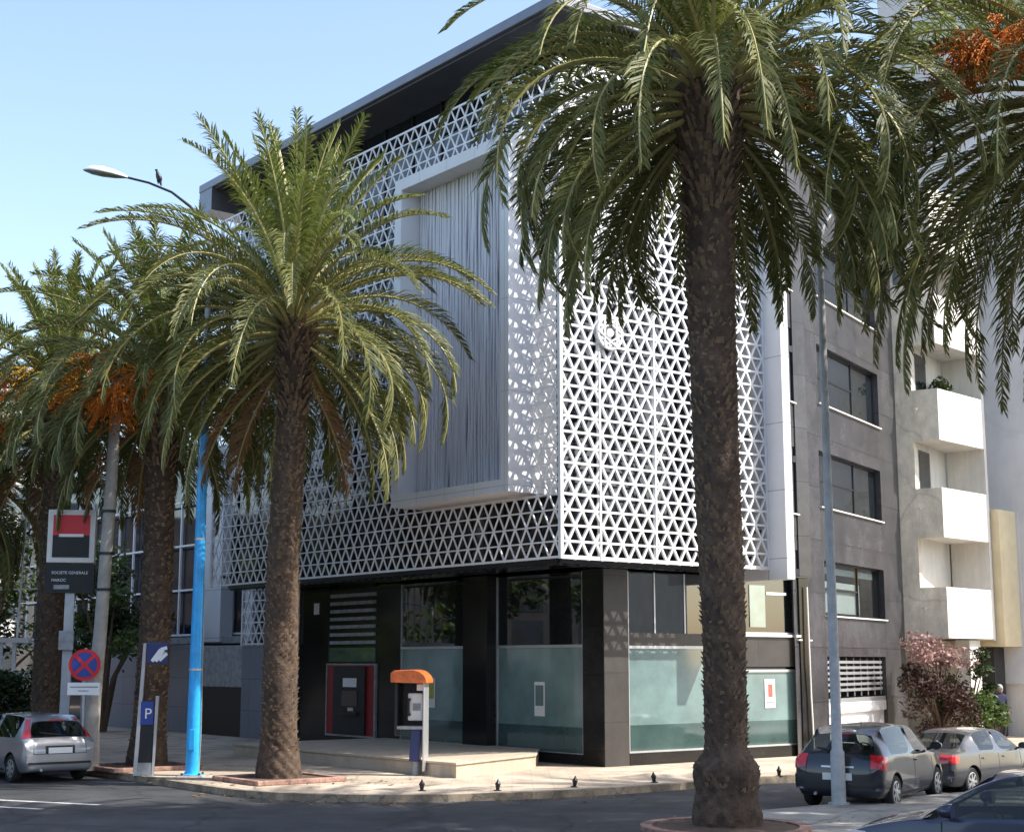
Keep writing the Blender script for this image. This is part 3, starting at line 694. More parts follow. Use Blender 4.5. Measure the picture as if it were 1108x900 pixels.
def make_bunch(rnd, n=46, L=1.05):
    mb = MB()
    for k in range(n):
        az = rnd.uniform(0, 2*PI); e = rnd.uniform(-.2, 1.1); d = Vector((math.cos(az)*math.cos(e), math.sin(az)*math.cos(e), math.sin(e)-.3))
        p = Vector((0,0,0)); pts = [p.copy()]
        for i in range(5):
            d = (d+Vector((0,0,-.28))).normalized(); p = p+d*L/5*rnd.uniform(.6,1); pts.append(p.copy())
        mb.tube(pts, .011, 3, 0, False)
        for q in range(9):
            c = pts[2+q % 4].lerp(pts[min(5, 3+q % 4)], rnd.random())+Vector((rnd.uniform(-.05,.05),rnd.uniform(-.05,.05),rnd.uniform(-.06,.03))); s_ = rnd.uniform(.014,.026)
            mb.add([c+Vector((s_,0,0)),c+Vector((-s_,0,0)),c+Vector((0,s_,0)),c+Vector((0,-s_,0)),c+Vector((0,0,s_*1.3)),c+Vector((0,0,-s_*1.3))],
                   [(0,2,4),(2,1,4),(1,3,4),(3,0,4),(2,0,5),(1,2,5),(3,1,5),(0,3,5)])
    return mb
GA = PI*(3-5**.5)
def palm(label, loc, H, r0, r1, seed, nf=84, L=4.1, flare=1.45, crown_r=1.4, emin=-52, emax=84, fruit=(), dead=2, rz=0, group='palm trees along the street', power=.9, bendk=1.0, clear=True, collar=0):
    rnd = random.Random(seed)
    o = thing('palm_tree', label, 'palm tree', loc, rz, group)
    make_trunk(H, r0, r1, seed, flare, crown_r, collar).build('trunk', [M['bark'], M['boot']], o, smooth=50)
    mb = MB()
    top = Vector((.05*math.sin(H*.5), 0, H+.1))
    for i in range(nf):
        t = (i+.5)/nf
        e0 = R(emax)+(R(emin)-R(emax))*t**power+R(rnd.uniform(-7,7))
        az = i*GA+rnd.uniform(-.15,.15)
        dz_ = (az+rz-math.atan2(-loc[1], -loc[0])+PI) % (2*PI)-PI
        if clear and e0 < R(8) and abs(dz_) < R(48): continue
        l = L*rnd.uniform(.88,1.08)*(.86+.2*math.sin(min(1,t*1.3)*PI))
        bend = (R(28)+R(95)*max(0, math.cos(e0))**1.0*(.75+.35*rnd.random()))*bendk
        if e0 > R(66): bend *= .55
        if e0 < 0: bend = min(bend, R(92)+e0*.9)
        b = top+Vector((math.cos(az)*.22*crown_r*min(1,t*2), math.sin(az)*.22*crown_r*min(1,t*2), .28-.95*t))
        frond(mb, b, az, e0, l, bend, rnd, 2 if t < .28 else 0, tw=rnd.uniform(-.5,.5))
    for k in range(dead):
        frond(mb, top+Vector((0,0,-.9)), math.atan2(-loc[1], -loc[0])-rz+R(75+205*rnd.random()), R(-38), L*.75, R(45), rnd, 3)
    mb.build('crown', [M['frond'], M['rachis'], M['frond_young'], M['dead_frond']], o)
    for (az, e, d, mm) in fruit:
        az = R(az)-rz
        p = top+Vector((math.cos(az)*d, math.sin(az)*d, e))
        bn = make_bunch(rnd).build('fruit_bunch', M[mm], o); bn.location = p
        s = MB().tube([-(p-top)*.9+Vector((0,0,-.1)), -(p-top)*.4+Vector((0,0,.25)), Vector((0,0,0))], .022, 5).build('stalk', M['rachis'], bn)
    return o
pl1 = palm('palm with sunlit trunk on the pavement corner, in front of the lattice screen', (-4.96,32.2,SW), 9.95, .38, .29, 11, nf=118, L=4.75, flare=1.3, emin=-36, emax=87, power=1.0, dead=3)
pl1.rotation_euler[1] = R(.7)
palm('palm with orange date bunches right behind the blue street lamp pole', (-8.6,35.9,SW), 9.3, .38, .33, 23, nf=112, L=4.3, flare=1.3, emin=-30, fruit=((205,-.5,2.0,'fruit'),(240,-.9,1.6,'fruit'),(270,-.3,1.9,'fruit'),(255,-.7,2.1,'fruit'),(225,.2,1.9,'fruit')), rz=.7)
palm('palm with yellow and orange dates behind the square red and black sign', (-12.4,40.2,SW), 9.4, .40, .34, 37, nf=112, L=4.4, flare=1.3, emin=-28, fruit=((262,.5,1.9,'fruit_yellow'),(300,.2,2.0,'fruit_yellow'),(225,-.7,2.1,'fruit'),(310,-.6,2.1,'fruit'),(240,.3,1.9,'fruit')), rz=1.9)
palm('palm cut off by the left picture edge, orange dates low in its crown', (-16.9,44.8,SW), 8.4, .42, .36, 41, nf=90, L=4.4, fruit=((280,-.8,1.2,'fruit'),(330,-.9,1.2,'fruit'),(0,-.5,1.2,'fruit')), rz=.2)
palm('large palm with dark trunk on the central strip, in front of the bright screen', (3.20,22.9,.12), 11.65, .30, .40, 53, nf=140, L=4.7, flare=1.12, collar=.5, crown_r=1.4, emin=-30, dead=0, fruit=((60,.1,1.0,'fruit'),(20,.2,1.2,'fruit')), rz=2.4, power=.75, bendk=1.12)
palm('palm at the right edge, only its drooping fronds and red dates in view', (9.7,23.6,.12), 11.9, .45, .40, 67, nf=140, L=6.2, flare=1.4, crown_r=1.4, emin=-34, dead=0, fruit=((195,.35,2.3,'fruit'),(215,.3,2.4,'fruit'),(232,.3,2.2,'fruit'),(205,.1,2.6,'fruit')), rz=.9, power=.75, bendk=1.12)
# further palms of the same strip, outside the frame: they cast the shade on the road
palm('palm on the central strip outside the right of the frame', (14.4,24.4,.12), 11.0, .44, .38, 71, nf=80, L=4.8, rz=.3)
palm('palm on the central strip farther right outside the frame', (14.6,28.6,.12), 10.6, .44, .38, 79, nf=80, L=4.5, rz=2.0)
palm('palm on the near pavement outside the right of the frame', (11.2,19.2,.12), 10.6, .44, .38, 83, nf=80, L=4.6, rz=1.2)

# tree pits edged in salmon brick
def pit(label, loc, hw, hd, rz, hh=.10):
    o = thing('tree_pit', label, 'planter', loc, rz, 'tree pits of the palms')
    mb = MB(); t = .16
    mb.box(-hw, hw, -hd, -hd+t, 0, hh); mb.box(-hw, hw, hd-t, hd, 0, hh); mb.box(-hw, -hw+t, -hd+t, hd-t, 0, hh); mb.box(hw-t, hw, -hd+t, hd-t, 0, hh)
    mb.build('edging', M['terracotta'], o, bevel=.02)
    MB().box(-hw+t, hw-t, -hd+t, hd-t, .0, .06).build('soil_bed', M['soil'], o)
    return o
pit('salmon brick edging round the foot of the palm with the sunlit trunk', (-4.9,32.0,SW), 1.05, 1.0, TH-PI/2+PI/2)
pit('salmon brick edging round the palm behind the blue pole', (-8.7,35.6,SW), 1.1, 1.0, TH)
mb = MB(); o = thing('tree_pit', 'round dark brick edging at the foot of the large palm on the central strip', 'planter', (3.20,22.9,.12), 0, 'tree pits of the palms')
for k in range(28):
    a = 2*PI*k/28; b = 2*PI*(k+.92)/28
    mb.prism([(1.28*math.cos(a),1.28*math.sin(a)),(1.28*math.cos(b),1.28*math.sin(b)),(1.1*math.cos(b),1.1*math.sin(b)),(1.1*math.cos(a),1.1*math.sin(a))], 0, .07)
mb.build('edging', M['terracotta'], o)
MB().lathe([(1.1,0),(1.1,.05),(.4,.09)], 28).build('soil_bed', M['soil'], o)

# ------------------------------------------------------------------ street lamps and poles
lamp = thing('street_lamp', 'street lamp whose lower pole is painted bright blue, a bird perched on its arm', 'street lamp', (-7.05,33.5,SW))
MB().lathe([(.24,0),(.24,.03),(.155,.05),(.15,1.2),(.125,4.2),(.105,7.9)], 20).build('pole', M['blue_paint'], lamp, smooth=40)
bp_ = MB(); bp_.box(-.26,.26,-.26,.26,0,.018)
bp_.build('base_plate', M['worn_grey'], lamp)
for q in range(4):
    a = PI/4+q*PI/2; MB().lathe([(.025,.018),(.025,.06),(.012,.065)], 6, 0, (.27*math.cos(a),.27*math.sin(a),0)).build('bolt', M['dark_metal'], lamp)
MB().box(-.06,.06,-.168,-.135,.55,1.0).build('service_door', M['blue_paint'], lamp, bevel=.008)
for z in (2.3, 5.2): MB().lathe([(.152 if z < 3 else .122,z-.025),(.152 if z < 3 else .122,z+.025)], 20).build('clamp_band', M['alu'], lamp)
MB().tube([(.15,-.02,.0),(.17,-.03,.9),(.155,-.03,2.2),(.14,-.02,4.2)], .012, 5).build('cable', M['concrete'], lamp)
up = MB().lathe([(.10,7.9),(.085,8.1),(.07,12.2)], 16).build('upper_pole', M['grey_paint'], lamp, smooth=40)
arm = [(0,0,12.2),(-.18,0,12.6),(-.5,0,13.0),(-.95,.0,13.35),(-1.5,0,13.58),(-2.05,0,13.72)]
MB().tube(arm, [.06,.045,.036,.03,.028,.028], 10).build('arm', M['dark_metal'], lamp, smooth=40)
mb = MB(); pr_ = [(0,.02),(.12,.07),(.35,.135),(.65,.17),(.9,.14),(1.05,.06),(1.1,.01)]
n = 16
for s, r_ in pr_:
    for k in range(n):
        a = 2*PI*k/n; zz = r_*math.sin(a)*(1.0 if math.sin(a) > 0 else .35); mb.v.append((-s, r_*1.25*math.cos(a), zz))
for i in range(len(pr_)-1):
    for k in range(n): mb.f.append([i*n+k, i*n+(k+1) % n, (i+1)*n+(k+1) % n, (i+1)*n+k]); mb.m.append(0 if k < n//2 else 1)
hd = mb.build('lamp_head', [M['sign_white'], M['worn_grey']], lamp, smooth=60); hd.location = (-1.98,0,13.7); hd.rotation_euler = (0, R(10), 0)
# the bird
bd = thing('bird', 'small dark pigeon with a pale head perched on the street lamp arm', 'bird', (-7.05-1.28,33.5,SW+13.53))
mb = MB(); prof = [((.0,0,.06),.03),((.03,0,.12),.065),((.01,0,.2),.07),((-.02,0,.27),.045),((-.03,0,.32),.035),((-.05,0,.36),.034),((-.085,0,.37),.012)]
mb.tube([p for p,_ in prof], [r_ for _,r_ in prof], 10); mb.tube([(.03,0,.1),(.08,0,-.02)], [.035,.02], 6); mb.tube([(0,.02,.07),(0,.02,.02)], .008, 5); mb.tube([(0,-.02,.07),(0,-.02,.02)], .008, 5)
mb.build('body', M['dark_metal'], bd, smooth=60)
for sg in (-1,1): MB().add([(-.01,sg*.06,.24),(.05,sg*.07,.2),(.085,sg*.05,.02),(.02,sg*.072,.12),(-.01,sg*.066,.24),(.03,sg*.08,.16)], [(0,1,2,3),(0,5,2,3)]).build('wing', M['black_plastic'], bd)
# grey lamp pole on the strip
lp = thing('street_lamp', 'tall slender grey lamp pole standing on the central strip beside the dark hatchback', 'street lamp', (5.78,26.95,.12))
MB().lathe([(.19,0),(.19,.03),(.13,.04),(.125,.9),(.095,.95),(.08,4.5),(.06,10.4)], 18).build('pole', M['pale_pole'], lp, smooth=40)
MB().tube([(0,0,10.4),(.3,.2,10.9),(.9,.6,11.2),(1.6,1.1,11.3)], [.07,.05,.04,.04], 10).build('arm', M['grey_paint'], lp, smooth=40)
MB().lathe([(.02,-.06),(.16,-.03),(.17,.03),(.06,.1)], 14, 0, (1.7,1.17,11.28)).build('lamp_head', M['sign_white'], lp, smooth=40)
# leaning concrete utility pole
up_ = thing('utility_pole', 'pale concrete utility pole with a flared foot behind the no stopping sign', 'pole', (-9.74,35.2,SW))
MB().tube([(-.12,0,0),(-.1,0,.9),(-.02,0,1.6),(.06,0,3.2),(.16,0,6.6),(.2,0,9.2)], [.30,.23,.17,.155,.14,.12], 16).build('shaft', M['concrete'], up_, smooth=50)
for z in (4.15, 5.0, 6.0): MB().lathe([(.175,z-.03),(.175,z+.03)], 16, 0, (.1+.016*(z-4),0,0)).build('band', M['dark_metal'], up_)

# ------------------------------------------------------------------ signs
def text(name, body, size, mt, parent, loc, rot, ext=.006):
    cu = bpy.data.curves.new(name, 'FONT'); cu.body = body; cu.size = size; cu.extrude = ext; cu.align_x = 'CENTER'; cu.align_y = 'CENTER'
    tmp = bpy.data.objects.new(name, cu); COL.objects.link(tmp)
    dg = bpy.context.evaluated_depsgraph_get(); me = bpy.data.meshes.new_from_object(tmp.evaluated_get(dg))
    bpy.data.objects.remove(tmp)
    me.materials.clear(); me.materials.append(mt)
    o = bpy.data.objects.new(name, me); COL.objects.link(o); o.parent = parent; o.location = loc; o.rotation_euler = rot
    return o
FRONT = (PI/2, 0, 0)
sg = thing('bank_sign', 'square red and black sign in a white frame above a black lettered panel', 'sign', (-10.66,35.9,SW), R(8))
zb = 4.82
MB().box(-.56,.56,-.13,.13,zb,zb+1.28).build('frame', M['paper'], sg, bevel=.02)
MB().box(-.43,.43,-.15,-.132,zb+.66,zb+1.15).build('red_half', M['sign_red'], sg)
MB().box(-.43,.43,-.15,-.132,zb+.13,zb+.658).build('black_half', M['sign_black'], sg)
MB().box(-.29,.29,-.165,-.151,zb+.62,zb+.69).build('white_bar', M['sign_white'], sg)
pn = MB().box(-.57,.57,-.1,.1,zb-.72,zb-.03).build('lettered_panel', M['sign_black'], sg)
text('lettering', 'SOCIETE GENERALE', .096, M['sign_white'], pn, (0,-.105,zb-.24), FRONT)
text('lettering', 'MAROC', .096, M['sign_white'], pn, (-.25,-.105,zb-.42), FRONT)
MB().box(-.36,.0,-.115,-.1,zb-.63,zb-.53).build('plate', M['worn_grey'], pn)
MB().box(-.09,.13,-.06,.06,0,zb-.72).build('post', M['grey_paint'], sg)
MB().box(-.17,.17,-.19,-.064,2.75,3.2).build('meter_box', M['worn_grey'], sg)

ns = thing('road_sign', 'round blue and red no stopping sign over a white plate, behind the silver hatchback', 'road sign', (-9.82,34.55,SW), R(6))
MB().tube([(0,0,0),(0,0,2.78)], .03, 10).build('post', M['grey_paint'], ns)
mb = MB(); mb.lathe([(.36,-.012),(.36,.012)], 36, 0, (0,-.05,2.4), 'y')
dsc = mb.build('disc', M['sign_red'], ns)
MB().lathe([(.285,-.004),(.285,.004)], 36, 0, (0,-.068,2.4), 'y').build('blue_field', M['sign_blue'], dsc)
mb = MB()
for sg_ in (-1,1):
    a = PI/4*sg_; mb.bar((-.285*math.cos(a),-.0765,2.4-.285*math.sin(a)), (.285*math.cos(a),-.0765-.002*sg_,2.4+.285*math.sin(a)), .07, .006, (0,1,0))
mb.build('red_cross', M['sign_red'], dsc)
pl = MB().box(-.36,.36,-.06,-.035,1.72,2.0).build('plate', M['sign_white'], ns)
mb = MB(); mb.box(-.30,.32,-.064,-.0605,1.885,1.915); mb.box(-.12,.12,-.064,-.0605,1.8,1.825); mb.build('text_line', M['worn_grey'], pl)

pm = thing('parking_meter', 'tall parking ticket totem with a blue P panel and dark emblem head', 'parking meter', (-8.15,33.5,SW), R(10))
MB().add([(-.20,-.1,0),(-.11,-.1,0),(-.01,-.1,2.88),(-.08,-.1,2.88),(-.20,.1,0),(-.11,.1,0),(-.01,.1,2.88),(-.08,.1,2.88)], [(0,1,2,3),(7,6,5,4),(0,4,5,1),(1,5,6,2),(2,6,7,3),(3,7,4,0)]).build('spine', M['totem_grey'], pm, bevel=.01)
MB().box(-.11,.2,-.09,.09,.0,1.62).build('body', M['dark_metal'], pm, bevel=.012)
MB().box(-.11,.2,-.10,.10,.0,.28).build('foot', M['worn_grey'], pm)
MB().add([(.205,-.11,0),(.25,-.11,0),(.30,-.11,1.72),(.235,-.11,1.72),(.205,.1,0),(.25,.1,0),(.30,.1,1.72),(.235,.1,1.72)], [(0,1,2,3),(7,6,5,4),(0,4,5,1),(1,5,6,2),(2,6,7,3),(3,7,4,0)]).build('edge_strip', M['totem_grey'], pm)
pp = MB().box(-.08,.195,-.105,-.091,1.1,1.6).build('blue_panel', M['sign_blue'], pm)
text('letter_p', 'P', .32, M['sign_white'], pp, (.08,-.11,1.33), FRONT)
hd = MB().box(.0,.46,-.09,.09,2.42,2.9).build('head', M['navy'], pm, bevel=.02)
mb = MB(); 
for k, (x0,z0,x1,z1) in enumerate(((.12,2.48,.30,2.74),(.20,2.48,.36,2.72),(.30,2.74,.44,2.78),(.28,2.50,.44,2.66))): mb.bar((x0,-.095-.002*k,z0),(x1,-.095-.002*k,z1), .075, .012, (0,1,0))
mb.build('emblem', M['sign_white'], hd)

# payphone
ph = thing('payphone', 'payphone under an orange hood on a narrow navy post, in front of the entrance platform', 'payphone', (-2.2,33.55,SW), R(-12))
MB().tube([(.06,.05,0),(.06,.05,.45)], [.09,.085], 12).build('foot', M['worn_grey'], ph, smooth=40)
MB().add([(-.07,-.06,.3),(.16,-.06,.3),(.2,-.08,1.0),(-.02,-.08,1.0),(-.07,.14,.3),(.16,.14,.3),(.2,.16,1.0),(-.02,.16,1.0)], [(0,1,2,3),(7,6,5,4),(0,4,5,1),(1,5,6,2),(2,6,7,3),(3,7,4,0)]).build('post', M['navy'], ph, bevel=.02)
MB().box(-.32,.3,-.18,.2,1.0,1.07).build('shelf', M['worn_grey'], ph, bevel=.015)
MB().box(-.328,.272,.14,.188,1.07,2.0).build('back_panel', M['black_stone'], ph)
MB().box(.275,.31,-.2,.2,.1,2.0).build('side_panel', M['alu'], ph, bevel=.01)
MB().box(-.40,-.33,-.1,.19,.85,2.02).build('side_panel', M['dark_metal'], ph, bevel=.01)
hs = MB().box(-.12,.22,-.02,.14,1.18,1.78).build('telephone', M['paper'], ph, bevel=.03)
mb = MB(); mb.tube([(-.07,-.04,1.3),(-.085,-.07,1.36),(-.085,-.07,1.6),(-.07,-.04,1.66)], [.04,.026,.026,.04], 8); mb.build('handset', M['black_plastic'], hs, smooth=50)
MB().box(.0,.18,-.03,-.021,1.4,1.56).build('keypad', M['worn_grey'], hs)
mb = MB(); pr_ = []
for k in range(9):
    a = PI/2*k/8; pr_.append((.06+.34*math.sin(a), 2.02+.28*math.cos(a)))
poly = [(-.44,2.02),(-.44,2.22),(-.36,2.28)]+[(p[0], p[1]) for p in pr_]+[(.4,2.0)]
vs = [(x,-.32,z) for x,z in poly]+[(x,.24,z+.0) for x,z in poly]; k = len(poly)
mb.add(vs, [list(range(k)), list(range(k,2*k))[::-1]]+[[i,(i+1) % k,k+(i+1) % k,k+i] for i in range(k)])
mb.build('hood', M['orange'], ph, bevel=.03)
MB().box(.12,.26,-.13,-.12,1.84,1.98).build('label_plate', M['paper'], ph)

# iron stubs along the pavement edge
proto = None
for k, ((x, y), t_) in enumerate(zip(((-1.75,29.55),(-.28,29.6),(1.25,30.45),(2.95,31.55),(5.85,33.3)), ('second nearest to the payphone side', '', '', '', ''))):
    lab = ['rusty dark stub at the kerb below the payphone', 'rusty dark stub at the kerb below the end of the entrance platform', 'rusty dark stub at the kerb in front of the corner pillar',
           'rusty dark stub at the kerb left of the large palm trunk', 'rusty dark stub at the kerb between the large palm trunk and the dark hatchback'][k]
    if proto is None:
        proto = MB().lathe([(.08,0),(.08,.015),(.035,.02),(.045,.09),(.06,.13),(.025,.18),(.01,.22)], 10).build('bollard', M['dark_metal'], None, smooth=40); o = proto
    else:
        o = proto.copy(); COL.objects.link(o)
    o.location = (x, y, SW); o.rotation_euler = (R(6*(k % 3-1)), R(5*(k % 2)), k); tag(o, lab, 'bollard', 'iron stubs along the kerb')

# ------------------------------------------------------------------ cars
def build_car(name, label, paint, kind, loc, heading, lightstyle, group='parked cars', L=None):
    """lofted body, cut wheel wells, separate glass, lamps shaped onto the skin; x forward, y left"""
    if kind == 'hatch':      # x, zb, zmid, zbelt, ztop, wb, wm, wbelt, wt
        ST = [(-1.99,.36,.52,.66,.68,.60,.70,.70,.60),(-1.96,.27,.52,.80,.83,.68,.79,.79,.72),(-1.90,.23,.54,.90,.955,.72,.835,.81,.72),
              (-1.60,.20,.55,.93,1.36,.74,.85,.815,.57),(-1.42,.20,.55,.935,1.435,.75,.855,.82,.575),(-1.18,.19,.55,.93,1.47,.75,.855,.82,.58),(-.22,.18,.54,.915,1.49,.76,.85,.82,.585),(-.12,.18,.54,.912,1.49,.76,.85,.82,.585),
              (.45,.18,.54,.90,1.445,.76,.85,.82,.57),(1.10,.19,.54,.885,.955,.76,.85,.80,.70),(1.30,.19,.54,.875,.925,.75,.85,.79,.66),(1.72,.21,.52,.78,.83,.73,.82,.74,.58),(1.93,.25,.48,.66,.70,.66,.73,.66,.5),(2.0,.32,.46,.58,.6,.58,.62,.58,.44)]
        gl = [('rear_window',2,3,'top'),('side_window',4,6,'side'),('side_window',7,9,'side'),('windscreen',8,9,'top')]; wx = (-1.27,1.28); wr = .30
    else:
        ST = [(-2.25,.36,.54,.74,.76,.60,.70,.70,.60),(-2.21,.27,.54,.88,.92,.70,.81,.80,.72),(-2.08,.23,.55,.95,.99,.74,.86,.82,.70),(-1.62,.20,.56,.965,1.01,.76,.875,.83,.66),
              (-.95,.19,.56,.96,1.38,.77,.88,.84,.57),(-.72,.19,.56,.955,1.44,.77,.88,.84,.58),(-.12,.18,.56,.945,1.475,.77,.88,.84,.59),(-.02,.18,.56,.943,1.475,.77,.88,.84,.59),
              (.52,.18,.56,.93,1.43,.77,.88,.84,.575),(1.28,.19,.55,.91,.975,.77,.88,.82,.70),(1.5,.20,.55,.895,.94,.76,.87,.81,.66),(1.98,.22,.53,.80,.84,.74,.83,.75,.58),(2.18,.26,.48,.68,.72,.66,.74,.66,.5),(2.25,.32,.46,.60,.62,.58,.63,.58,.44)]
        gl = [('rear_window',3,4,'top'),('side_window',4,6,'side'),('side_window',7,9,'side'),('windscreen',8,9,'top')]; wx = (-1.33,1.36); wr = .315
    car = thing(name, label, 'car', loc, heading, group)
    bm = bmesh.new(); rings = []
    cl = bm.edges.layers.float.new('crease_edge'); cv = bm.verts.layers.float.new('crease_vert')
    for (x,zb,zm,zbe,zt,wb,wm,wbe,wt) in ST:
        half = [(0,zb),(wb,zb),(wm,zm),(wbe,zbe),(wt,zt-.03),(0,zt)]
        half.insert(2, (wm-.01, (zb+zm)/2+.03))
        r_ = [bm.verts.new((x,y,z)) for y,z in half]+[bm.verts.new((x,-y,z)) for y,z in half[-2:0:-1]]
        rings.append(r_)
    n = len(rings[0]); faces = {}
    for i in range(len(rings)-1):
        for k in range(n):
            f = bm.faces.new([rings[i][k], rings[i][(k+1) % n], rings[i+1][(k+1) % n], rings[i+1][k]]); faces[(i,k)] = f
    bm.faces.new(rings[0]); bm.faces.new(rings[-1][::-1])
    bmesh.ops.recalc_face_normals(bm, faces=bm.faces)
    
    for i in range(len(rings)-1):
        for k in (4, n-4, 1, n-1):
            for e in rings[i][k].link_edges:
                if e.other_vert(rings[i][k]) is rings[i+1][k]: e[cl] = .55
    groups = []
    for (nm, a, b, where) in gl:
        if where == 'side':
            groups.append((nm, [faces[(i,4)] for i in range(a,b)])); groups.append((nm, [faces[(i,n-5)] for i in range(a,b)]))
        else:
            groups.append((nm, [faces[(i,k)] for i in range(a,b) for k in (5, n-6)]))
    for gi, (nm, fs) in enumerate(groups):
        bmesh.ops.inset_region(bm, faces=fs, thickness=.032 if nm != 'side_window' else .022, depth=0, use_even_offset=True)
        for f in fs:
            f.material_index = 2+gi
            for e in f.edges:
                if any(q not in fs for q in e.link_faces): e[cl] = .9
            for v in f.verts:
                if sum(1 for q in v.link_faces if q in fs) == 1: v[cv] = .8
    me = bpy.data.meshes.new('tmp'); bm.to_mesh(me); bm.free()
    for k in range(2+len(groups)): me.materials.append(M['black_plastic'])
    tmp = bpy.data.objects.new('tmp', me); COL.objects.link(tmp)
    sm = tmp.modifiers.new('s', 'SUBSURF'); sm.levels = 3; sm.render_levels = 3
    cut = MB()
    for x in wx:
        for sgn in (-1,1): cut.lathe([(wr+.055, sgn*.5),(wr+.055, sgn*1.0)], 36, 0, (x,0,wr), 'y')
    cme = cut.mesh('cut', M['black_plastic']); cme.materials.clear(); cme.materials.append(M['black_plastic']); cme.materials.append(M['tyre'])
    cme.polygons.foreach_set('material_index', [1]*len(cme.polygons))
    co = bpy.data.objects.new('cut', cme); COL.objects.link(co)
    bo = tmp.modifiers.new('b', 'BOOLEAN'); bo.operation = 'DIFFERENCE'; bo.object = co; bo.solver = 'EXACT'; bo.use_self = True
    dg = bpy.context.evaluated_depsgraph_get(); ev = bpy.data.meshes.new_from_object(tmp.evaluated_get(dg))
    bpy.data.objects.remove(tmp); bpy.data.objects.remove(co)
    bm = bmesh.new(); bm.from_mesh(ev)
    bvh = BVHTree.FromBMesh(bm)
    def sub(idx, nm, mats, remap=None):
        b2 = bm.copy(); bmesh.ops.delete(b2, geom=[f for f in b2.faces if f.material_index not in idx], context='FACES')
        for f in b2.faces: f.material_index = (remap or {}).get(f.material_index, 0); f.smooth = True
        m2 = bpy.data.meshes.new(nm); b2.to_mesh(m2); b2.free()
        for q in mats: m2.materials.append(q)
        m2.set_sharp_from_angle(angle=R(38))
        o = bpy.data.objects.new(nm, m2); COL.objects.link(o); o.parent = car; return o
    body = sub((0,1), 'body', [M[paint], M['tyre']], {1:1})
    for gi, (nm, fs) in enumerate(groups): sub((2+gi,), nm, [M['car_glass']])
    # patch: a quad given in a projection plane, dropped onto the body skin
    def patch(nm, quad, org, mt, off=.012, nu=10, nv=6, parent=None, thick=.012):
        org = Vector(org); mb = MB(); g = []
        for j in range(nv+1):
            for i in range(nu+1):
                u, v = i/nu, j/nv
                p = (Vector(quad[0])*(1-u)+Vector(quad[1])*u)*(1-v)+(Vector(quad[3])*(1-u)+Vector(quad[2])*u)*v
                d = (p-org).normalized(); h = bvh.ray_cast(org, d)
                q = h[0] if h[0] is not None else p
                nn = h[1] if h[0] is not None else -d
                if nn.dot(d) > 0: nn = -nn
                g.append((q+nn*off, q+nn*(off-thick)))
        vs = [a for a,_ in g]+[b for _,b in g]; N = len(g); W = nu+1; fs = []
        for j in range(nv):
            for i in range(nu):
                a = j*W+i; fs.append((a,a+1,a+W+1,a+W)); fs.append((N+a,N+a+W,N+a+W+1,N+a+1))
        rim = [i for i in range(W)]+[j*W+nu for j in range(1,nv+1)]+[nv*W+i for i in range(nu-1,-1,-1)]+[j*W for j in range(nv-1,0,-1)]
        for a, b in zip(rim, rim[1:]+rim[:1]): fs.append((a,N+a,N+b,b))
        return mb.add(vs, fs).build(nm, M[mt], parent or car, smooth=35)
    rear = ST[0][0]
    RO = (rear-6,0,.9)
    def rp(quad): return [(rear, y, z) for y, z in quad]
    if lightstyle == 'tall':      # lamps standing beside the rear window
        for s in (-1,1):
            patch('tail_light', [(-1.85,s*.62,.97),(-1.75,s*.80,.95),(-1.58,s*.68,1.34),(-1.58,s*.565,1.34)], (rear-3,s*2.6,1.25), 'tail_red')
        patch('rear_bumper', rp([(-.74,.44),(.74,.44),(.74,.60),(-.74,.60)]), RO, paint, .02, 16, 4, thick=.03)
        patch('number_plate', rp([(-.27,.63),(.27,.63),(.27,.75),(-.27,.75)]), RO, 'plate', .022)
        patch('plate_recess', rp([(-.33,.62),(.33,.62),(.33,.79),(-.33,.79)]), RO, 'black_plastic', .012)
        patch('bumper_strip', rp([(-.7,.40),(.7,.40),(.7,.45),(-.7,.45)]), RO, 'black_plastic', .024, 16, 2)
    elif lightstyle == 'round':
        for s in (-1,1):
            patch('tail_light', [(-1.98,s*.60,.74),(-1.80,s*.86,.70),(-1.72,s*.855,.93),(-1.92,s*.62,.97)], (rear-2.2,s*2.6,.95), 'tail_red', .014)
        patch('rear_bumper', rp([(-.78,.36),(.78,.36),(.78,.62),(-.78,.62)]), RO, paint, .03, 16, 4, thick=.04)
        patch('number_plate', rp([(-.27,.53),(.27,.53),(.27,.65),(-.27,.65)]), RO, 'plate', .036)
        patch('bumper_strip', rp([(-.76,.40),(.76,.40),(.76,.45),(-.76,.45)]), RO, 'black_plastic', .04, 16, 2)
        patch('boot_handle', rp([(-.3,.74),(.3,.74),(.3,.77),(-.3,.77)]), RO, 'alu', .016, 10, 2)
    else:
        for s in (-1,1):
            patch('tail_light', [(-2.24,s*.48,.74),(-2.05,s*.87,.74),(-1.95,s*.86,.90),(-2.2,s*.52,.92)], (rear-2.2,s*2.4,1.0), 'tail_red', .014)
        patch('rear_bumper', rp([(-.8,.36),(.8,.36),(.8,.60),(-.8,.60)]), RO, paint, .03, 16, 4, thick=.04)
        patch('number_plate', rp([(-.27,.66),(.27,.66),(.27,.78),(-.27,.78)]), RO, 'plate', .022)
    for s in (-1,1):
        patch('boot_seam', rp([(s*.60-.006,.62),(s*.60+.006,.62),(s*.57+.006,.94),(s*.57-.006,.94)]), RO, 'black_plastic', .003, 1, 8, thick=.004)
    patch('boot_seam', rp([(-.6,.615),(.6,.615),(.6,.628),(-.6,.628)]), RO, 'black_plastic', .003, 14, 1, thick=.004)
